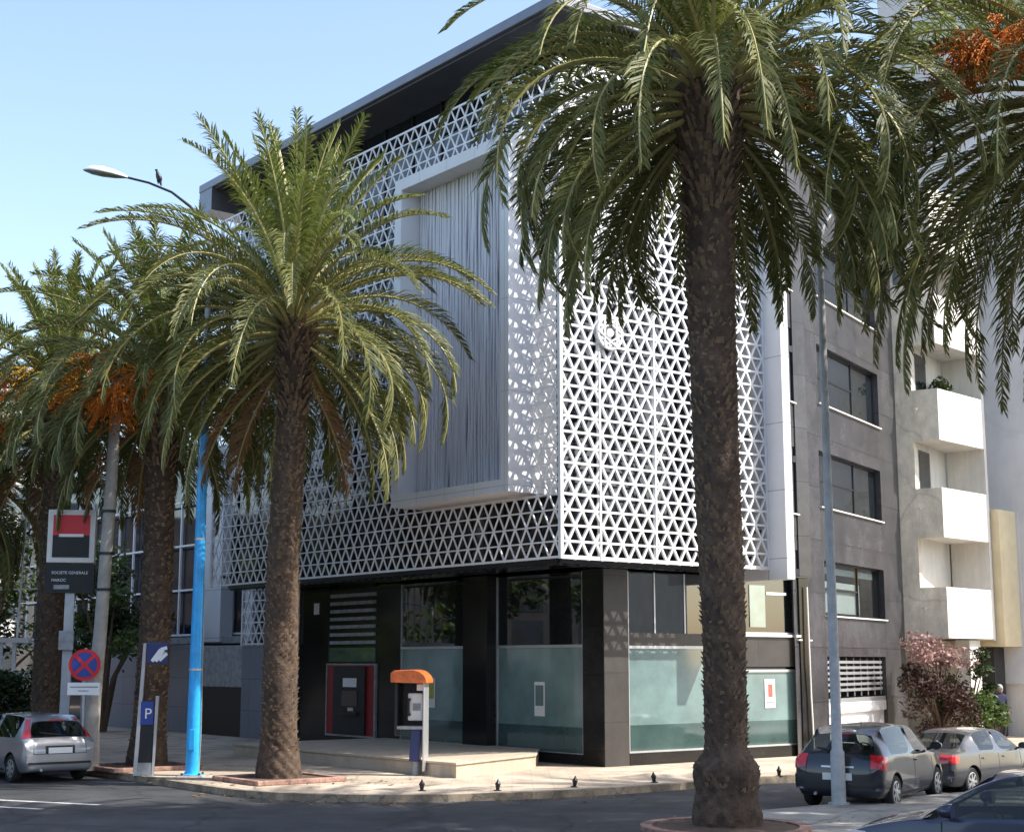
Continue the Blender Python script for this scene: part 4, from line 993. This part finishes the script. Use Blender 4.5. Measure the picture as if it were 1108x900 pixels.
    if kind == 'hatch':
        patch('rear_wiper', rp([(-.05,1.0),(.42,1.06),(.42,1.08),(-.05,1.03)]), (rear-6,0,1.2), 'black_plastic', .02, 8, 1)
        patch('brake_lamp', rp([(-.14,1.318),(.14,1.318),(.14,1.338),(-.14,1.338)]), (rear-6,0,1.6), 'tail_red', .014, 6, 1)
        MB().tube([(rear-.02,.42,.28),(rear+.25,.42,.30)], .03, 10).build('exhaust_pipe', M['rim'], car, smooth=40)
    # door seams and handles on both flanks
    dz = (ST[5][3]); seams = (-.17, .95) if kind == 'hatch' else (-.07, 1.05, -1.0)
    for s in (-1,1):
        so_ = (0, s*5, .8)
        for x in seams:
            patch('door_seam', [(x-.008,s*.9,.27),(x+.008,s*.9,.27),(x+.008,s*.9,.90),(x-.008,s*.9,.90)], (x,s*5,.8), 'black_plastic', .002, 1, 8, thick=.004)
        xa, xb = (-.95, 1.0)
        patch('sill_strip', [(xa,s*.9,.25),(xb,s*.9,.25),(xb,s*.9,.29),(xa,s*.9,.29)], so_, 'black_plastic', .006, 10, 1)
        for x in ((-.1,) if kind == 'hatch' else (-.85,.15)):
            patch('door_handle', [(x-.02,s*.9,.80),(x+.16,s*.9,.80),(x+.16,s*.9,.825),(x-.02,s*.9,.825)], (x,s*5,.8), paint, .035, 4, 1, thick=.03)
        mx = ST[9][0]-.33
        mr = MB(); mr.tube([(mx,s*.80,.95),(mx-.02,s*.92,1.0)], .025, 6)
        mr2 = [(mx+.09,.045),(mx+.05,.085),(mx-.02,.10),(mx-.06,.095)]
        nn = 12; b0 = len(mr.v)
        for (xx, r_) in mr2:
            for k in range(nn):
                a = 2*PI*k/nn; mr.v.append((xx, s*(.985+r_*1.15*math.cos(a)), 1.03+r_*.8*math.sin(a)))
        for i in range(3):
            for k in range(nn): mr.f.append([b0+i*nn+k,b0+i*nn+(k+1) % nn,b0+(i+1)*nn+(k+1) % nn,b0+(i+1)*nn+k]); mr.m.append(0)
        mr.f.append([b0+k for k in range(nn)]); mr.m.append(0); mr.f.append([b0+3*nn+k for k in range(nn)]); mr.m.append(0)
        mr.build('wing_mirror', M[paint], car, smooth=50)
        # head lamps
        fx = ST[-2][0]
        patch('headlight', [(fx-.0,s*.40,.60),(fx-.28,s*.78,.64),(fx-.35,s*.74,.74),(fx-.1,s*.42,.70)], (fx+2.2,s*1.6,1.1), 'tail_clear', .012)
    # wheels
    wprof = [(wr*.62,-.09),(wr*.9,-.10),(wr*.985,-.075),(wr,-.03),(wr,.03),(wr*.985,.075),(wr*.9,.10),(wr*.62,.09)]
    for x in wx:
        for s in (-1,1):
            wh = bpy.data.objects.new('wheel', None); COL.objects.link(wh); wh.parent = car; wh.location = (x, s*.735, wr)
            MB().lathe(wprof, 36, 0, (0,0,0), 'y').build('tyre', M['tyre'], wh, smooth=40)
            rm = MB(); rm.lathe([(wr*.66,s*.02),(wr*.66,s*.092),(wr*.60,s*.098),(wr*.58,s*.06),(.02,s*.055)], 30, 0, (0,0,0), 'y')
            for q in range(7):
                a = 2*PI*q/7; rm.bar((.03*math.cos(a),s*.085,.03*math.sin(a)), (wr*.61*math.cos(a),s*.085,wr*.61*math.sin(a)), .055, .03, (0,1,0))
            rm.lathe([(.055,s*.07),(.055,s*.105),(.03,s*.11)], 14, 0, (0,0,0), 'y')
            rm.build('rim', M['rim'], wh, smooth=40)
    # seats and steering wheel seen through the glass
    for s in (-1,1):
        q = MB(); q.box(-.05,.45,s*.38-.24,s*.38+.24,.35,.55); q.add([(-.05,s*.38-.24,.5),(-.05,s*.38+.24,.5),(-.3,s*.38+.2,1.08),(-.3,s*.38-.2,1.08),(.08,s*.38-.24,.5),(.08,s*.38+.24,.5),(-.2,s*.38+.2,1.08),(-.2,s*.38-.2,1.08)], [(0,1,2,3),(7,6,5,4),(0,4,5,1),(1,5,6,2),(2,6,7,3),(3,7,4,0)])
        q.box(-.32,-.22,s*.38-.13,s*.38+.13,1.1,1.28); q.build('seat', M['seat'], car, bevel=.03)
    q = MB(); q.box(-1.15,-.75,-.6,.6,.35,.55); q.box(-1.25,-1.1,-.6,.6,.5,1.0); q.build('rear_seat', M['seat'], car, bevel=.03)
    q = MB(); pts = [(.52+.06*math.sin(2*PI*k/20)*1.0, .38+.18*math.cos(2*PI*k/20), .88+.17*math.sin(2*PI*k/20)) for k in range(21)]; q.tube(pts, .014, 6, 0, False); q.build('steering_wheel', M['black_plastic'], car)
    MB().add([(.62,-.72,.6),(.62,.72,.6),(.62,.72,.86),(.62,-.72,.86),(1.05,-.72,.6),(1.05,.72,.6),(1.05,.72,.88),(1.05,-.72,.88)], [(0,1,2,3),(7,6,5,4),(0,4,5,1),(1,5,6,2),(2,6,7,3),(3,7,4,0)]).build('dashboard', M['black_plastic'], car)
    # aerial
    MB().tube([(-.6,0,1.47),(-.72,0,1.6)], .006, 5).build('aerial', M['black_plastic'], car)
    bm.free(); return car
HD_L = math.atan2(DL.y, DL.x); HD_R = TH
c1 = build_car('parked_car', 'silver hatchback with tall red tail lamps parked at the left edge', 'silver', 'hatch', (-11.15,34.75,0), HD_L+R(1), 'tall')
c2 = build_car('parked_car', 'dark grey blue hatchback parked behind the grey lamp pole', 'dark_grey_car', 'hatch', (6.85,28.75,road_z(6.85,28.75)), R(58), 'round')
c3 = build_car('parked_car', 'grey saloon parked farthest away in front of the flowering shrub', 'grey_car', 'sedan', (10.65,35.6,road_z(10.65,35.6)-.02), R(46), 'wide')
c4 = build_car('parked_car', 'navy blue car in the bottom right corner, nearest of the cars', 'navy_car', 'sedan', (5.95,16.65,0), R(150), 'wide')

# ------------------------------------------------------------------ left background, beyond the bank
hw = thing('garden_wall', 'blue grey panelled wall with a dark gate, behind the parking totem and blue pole', 'wall', bk(GX,19.5,0), TH)
MB().box(-.1,.1,3.2,13.5,SW,3.2).build('panel', M['panel_grey'], hw)
MB().box(-.06,.06,.0,3.19,SW,1.75).build('gate', M['sign_black'], hw)
MB().box(-.05,.05,.0,3.19,1.76,3.15).build('louvre_panel', M['worn_grey'], hw)
mb = MB()
for y in (6.0, 9.5): mb.lathe([(.06,-.02),(.06,.02)], 10, 0, (-.11,y,2.25), 'x')
mb.build('lock', M['sign_black'], hw)
gb = thing('glass_building', 'low building with white framed glazing and white columns behind the blue grey wall', 'building', bk(4.0,20.3,0), TH)
MB().box(.5,6,-1,26,.2,10.5).build('wall', M['curtain_glass'], gb)
mb = MB()
for k in range(19): mb.box(.0,.08,k*1.45-.035,k*1.45+.035,3.6,9.6)
for z in (3.6,5.3,7.0,8.7): mb.box(.0,.08,0,26,z-.035,z+.035)
mb.build('frame', M['white_metal'], gb)
for (a, b) in ((2.6,4.1),(.2,.75)): MB().box(-.6,-.1,a,b,3.3,9.8).build('column', M['white_panel'], gb)
MB().box(-.5,.4,0,26,3.25,3.5).build('ledge', M['worn_grey'], gb)
MB().box(.0,5.9,-1,25.9,10.3,10.6).build('roof', M['worn_grey'], gb)
# white wall and balusters by the hedge at the left
ww = thing('white_wall', 'whitewashed wall with a short balustrade above the dark hedge at the left edge', 'wall', (-16.2,46.5,SW), R(0))
MB().box(-6,1.2,0,.25,0,2.2).build('wall', M['grey_render'], ww)
MB().box(-6,1.2,-.06,.3,3.05,3.2).build('rail', M['sign_white'], ww)
for k in range(15): MB().box(-5.2+k*.42,-5.1+k*.42,.08,.18,2.2,3.05).build('baluster', M['sign_white'], ww)
MB().box(-1.6,-.95,-.1,.32,2.2,3.05).build('pier', M['sign_white'], ww)
tr = thing('trellis', 'white tubular trellis frame rising above the whitewashed wall at left', 'trellis', (-16.2,47.2,SW))
mb = MB()
for k in range(7): mb.tube([(-4.5+k*.85,0,3.1),(-4.4+k*.85,0,7.6)], .035, 6)
for z in (4.6,6.2): mb.tube([(-4.6,0,z),(1.2,0,z+.15)], .03, 6)
mb.build('frame', M['sign_white'], tr)

def leaves(mb, c, rad, n, size, rnd, mi=0, squash=1.0):
    for k in range(n):
        d = Vector((rnd.gauss(0,1), rnd.gauss(0,1), rnd.gauss(0,1))).normalized(); q = rnd.random()**.45
        p = Vector(c)+Vector((d.x*rad[0]*q, d.y*rad[1]*q, d.z*rad[2]*q))
        u = Vector((rnd.gauss(0,1), rnd.gauss(0,1), rnd.gauss(0,.7))).normalized(); v = u.cross(Vector((rnd.gauss(0,1), rnd.gauss(0,1), rnd.gauss(0,1)))).normalized()
        s = size*rnd.uniform(.6,1.3)
        mb.add([p-u*s, p+v*s*.42-u*s*.1, p+u*s, p-v*s*.42-u*s*.1], [(0,1,2,3)], mi)
def bushy(name, label, cat, loc, H, spread, mats, seed, n=2600, size=.09, clumps=12, group=None, trunk=True, zlo=.25, topz=0):
    rnd = random.Random(seed); o = thing(name, label, cat, loc, 0, group)
    w_ = MB(); mb = MB()
    for k in range(clumps):
        a = rnd.uniform(0,6.28); q = rnd.random()**.6; z = H*(zlo+(1-zlo)*rnd.random()); wr_ = spread*(1-.55*abs(z/H-.5))
        c = Vector((math.cos(a)*q*wr_, math.sin(a)*q*wr_, z*.92)); r_ = spread*rnd.uniform(.28,.5)
        leaves(mb, c, (r_, r_, r_*.8), n//clumps, size, rnd, (len(mats)-1 if c.z > topz*H else rnd.randrange(len(mats)-1)) if topz else rnd.randrange(len(mats)))
        if trunk: w_.tube([(0,0,0),(c.x*.25,c.y*.25,c.z*.5),tuple(c)], [.05*spread+.02,.03*spread+.012,.008], 6)
    if trunk: w_.build('trunk', M['wood'], o, smooth=50)
    mb.build('crown' if trunk else 'foliage', [M[q] for q in mats], o)
    return o
bushy('leafy_tree', 'sunlit green tree seen through the white trellis at left', 'tree', (-18.5,52,SW), 8.5, 2.6, ['leaf_green','leaf_dark'], 3, 5200, .13, 18, 'leafy trees beyond the wall', zlo=.35)
bushy('leafy_tree', 'darker green tree beside the concrete utility pole beyond the wall', 'tree', (-14.6,54,SW), 7.2, 2.2, ['leaf_dark','leaf_green'], 4, 4200, .13, 16, 'leafy trees beyond the wall', zlo=.35)
bushy('hedge', 'dark clipped hedge behind the silver hatchback', 'hedge', (-14.4,42.4,SW), 2.1, 1.7, ['leaf_dark'], 5, 9000, .08, 20, None, False, .1)
bushy('hedge', 'low dark hedge cut off by the left edge of the picture', 'hedge', (-16.6,43.2,SW), 2.3, 1.7, ['leaf_dark'], 6, 9000, .08, 20, None, False, .1)
bushy('potted_shrub', 'reddish shrub growing on top of the blue grey wall', 'shrub', bk(GX+1.0,29.4,3.15), .9, .9, ['leaf_maroon','leaf_green'], 8, 900, .08, 8, None, True)
# far pale block behind the palms at left
fb = thing('apartment_block', 'far white apartment block glimpsed between palm crowns at the left edge', 'building', (-40,92,0), R(20))
MB().box(-12,12,0,12,0,19).build('wall', M['grey_render'], fb)
for k in range(5):
    for j in range(6): MB().box(-10.5+j*3.7,-8.4+j*3.7,-.06,.1,2+k*3.3,3.7+k*3.3).build('window', M['window_glass'], fb)
# shrubs and person at right
bushy('flowering_shrub', 'tall maroon shrub topped with pale pink bloom under the beige balconies', 'shrub', (13.05,46.0,SW), 3.4, 1.15, ['leaf_maroon','leaf_dark','leaf_maroon','leaf_pink'], 12, 6000, .075, 34, None, True, .12, .7)
bushy('green_shrub', 'bright green low shrub in front of the white pier', 'shrub', (14.05,45.8,SW), 1.5, .8, ['leaf_green'], 13, 1500, .075, 9, None, True, .2)
bushy('leafy_shrub', 'green climbing shrub beside the flowering shrub under the balconies', 'shrub', (14.25,47.0,SW), 3.1, .75, ['leaf_green','leaf_dark'], 14, 1500, .085, 10, None, True, .3)
bushy('spiky_shrub', 'yellow green grassy shrub to the left of the standing person', 'shrub', (14.75,46.2,SW), 1.25, .7, ['leaf_green'], 15, 900, .1, 8, None, True, .2)

bushy('balcony_plant', 'green plant on the balcony in the middle of the beige building', 'plant', tuple(B0+K0+dF*2.0-nF*.75+Vector((0,0,9.98))), 2.2, .75, ['leaf_green','leaf_dark'], 16, 900, .08, 10, None, True, .45)

def person(label, loc, rz):
    o = thing('person', label, 'person', loc, rz)
    V = [(0,0,.95),(0,.01,1.15),(0,.02,1.36),(0,.02,1.47),(0,.0,1.56),(0,-.01,1.66),
         (.19,.02,1.40),(.235,.03,1.14),(.22,-.07,.90),(.215,-.11,.82),(-.19,.02,1.40),(-.235,.02,1.14),(-.225,-.03,.89),(-.22,-.05,.81),
         (.09,0,.90),(.10,-.04,.50),(.10,.06,.09),(.10,-.09,.04),(-.09,0,.90),(-.10,.05,.50),(-.10,.12,.09),(-.10,-.03,.04)]
    Ed = [(0,1),(1,2),(2,3),(3,4),(4,5),(2,6),(6,7),(7,8),(8,9),(2,10),(10,11),(11,12),(12,13),(0,14),(14,15),(15,16),(16,17),(0,18),(18,19),(19,20),(20,21)]
    Rd = [(.15,.11),(.14,.10),(.16,.11),(.06,.06),(.085,.095),(.075,.085),(.065,.06),(.05,.05),(.036,.036),(.04,.025),(.065,.06),(.05,.05),(.036,.036),(.04,.025),
          (.095,.095),(.065,.065),(.045,.045),(.045,.035),(.095,.095),(.065,.065),(.045,.045),(.045,.035)]
    me = bpy.data.meshes.new('body'); me.from_pydata(V, Ed, []); b = bpy.data.objects.new('tmp', me); COL.objects.link(b)
    md = b.modifiers.new('skin', 'SKIN'); md.use_smooth_shade = True
    for i, q in enumerate(me.skin_vertices[0].data): q.radius = Rd[i]; q.use_root = (i == 0)
    sb = b.modifiers.new('s', 'SUBSURF'); sb.levels = 2; sb.render_levels = 2
    dg = bpy.context.evaluated_depsgraph_get(); ev = bpy.data.meshes.new_from_object(b.evaluated_get(dg)); bpy.data.objects.remove(b)
    ev.materials.clear()
    for q in (mat('navy_cloth', (.014,.018,.05), .9, var=.2), mat('skin_tone', (.36,.21,.14), .6, var=.08), M['sign_black'], mat('dark_trousers', (.03,.032,.045), .9, var=.2)): ev.materials.append(q)
    for p in ev.polygons:
        z = p.center.z; p.material_index = 1 if z > 1.50 or (abs(p.center.x) > .17 and z < .90) else (2 if z < .085 else (3 if z < .93 else 0)); p.use_smooth = True
    bo = bpy.data.objects.new('body', ev); COL.objects.link(bo); bo.parent = o
    hr = MB(); hr.lathe([(.0,1.77),(.06,1.755),(.10,1.70),(.105,1.64),(.095,1.58)][::-1], 16, 0, (0,.018,0)); hr.build('hair', mat('grey_hair', (.35,.33,.31), .8, var=.2), bo, smooth=50)
    fc = MB(); fc.tube([(0,-.085,1.65),(0,-.115,1.615),(0,-.09,1.60)], [.012,.016,.01], 6); fc.build('nose', bo.data.materials[1], bo, smooth=50)
    return o
person('person in dark navy clothes standing by the doorway at the right edge', (15.55,48.0,SW), R(20))

# ------------------------------------------------------------------ neighbours outside the frame, mirrored in the glass
def block(label, loc, rz, wdt, dep, h, wallm, floors, cols):
    o = thing('street_block', label, 'building', loc, rz)
    MB().box(-wdt/2,wdt/2,0,dep,0,h).build('wall', M[wallm], o)
    mb = MB()
    for f in range(floors):
        for c in range(cols): x = -wdt/2+wdt*(c+.5)/cols; mb.box(x-1.0,x+1.0,-.05,.06,1.2+f*h/floors,1.2+f*h/floors+1.7)
    mb.build('windows', M['window_glass'], o)['kind'] = 'stuff'
    return o
block('grey block across the main street, outside the frame', (-50,52,0), R(62), 60, 12, 11, 'stone_facade', 5, 14)
block('cream block across the side street, outside the frame', (40,16,0), R(-75), 30, 10, 10, 'cream_white', 4, 7)
block('grey block behind the photographer, outside the frame', (0,-22,0), R(180), 70, 10, 15, 'grey_render', 4, 14)

for k, (x, y) in enumerate(((-22,33),(-24.5,40),(-27,47),(-30,55),(-20,27))):
    bushy('street_tree', 'leafy street tree across the main street, outside the frame', 'tree', (x,y,0), 9.5, 3.6, ['leaf_dark','leaf_green'], 30+k, 2600, .3, 16, 'street trees outside the frame', zlo=.3)

# dry leaves blown along the kerb and round the palms
mb = MB(); rnd = random.Random(99)
def litter(x, y, z):
    a = rnd.uniform(0,6.28); l = rnd.uniform(.03,.09); w2 = l*rnd.uniform(.2,.5); u = Vector((math.cos(a), math.sin(a), rnd.uniform(-.2,.3))); v = Vector((-u.y, u.x, rnd.uniform(-.3,.3)))
    p = Vector((x, y, z+.015)); mb.add([p-u*l, p+v*w2, p+u*l, p-v*w2], [(0,1,2,3)])
for k in range(130):
    i = rnd.randrange(2, 10); p = curve[i].lerp(curve[i+1], rnd.random()*(1 if i < 9 else .4)); n_ = Vector((rnd.gauss(0,.35), -abs(rnd.gauss(0,.35)), 0)); litter(p.x+n_.x, p.y+n_.y-.05, .0)
for k in range(150):
    litter(-5+rnd.gauss(0,1.6), 32+rnd.gauss(0,.9), SW+.0)
for k in range(60): litter(3.2+rnd.gauss(0,2.0), 22.9+rnd.gauss(0,.8), .16)
lt = mb.build('leaf_litter', M['dead_frond']); lt['kind'] = 'stuff'; tag(lt, 'dry brown leaves scattered along the kerb and round the palm feet', 'leaf litter')
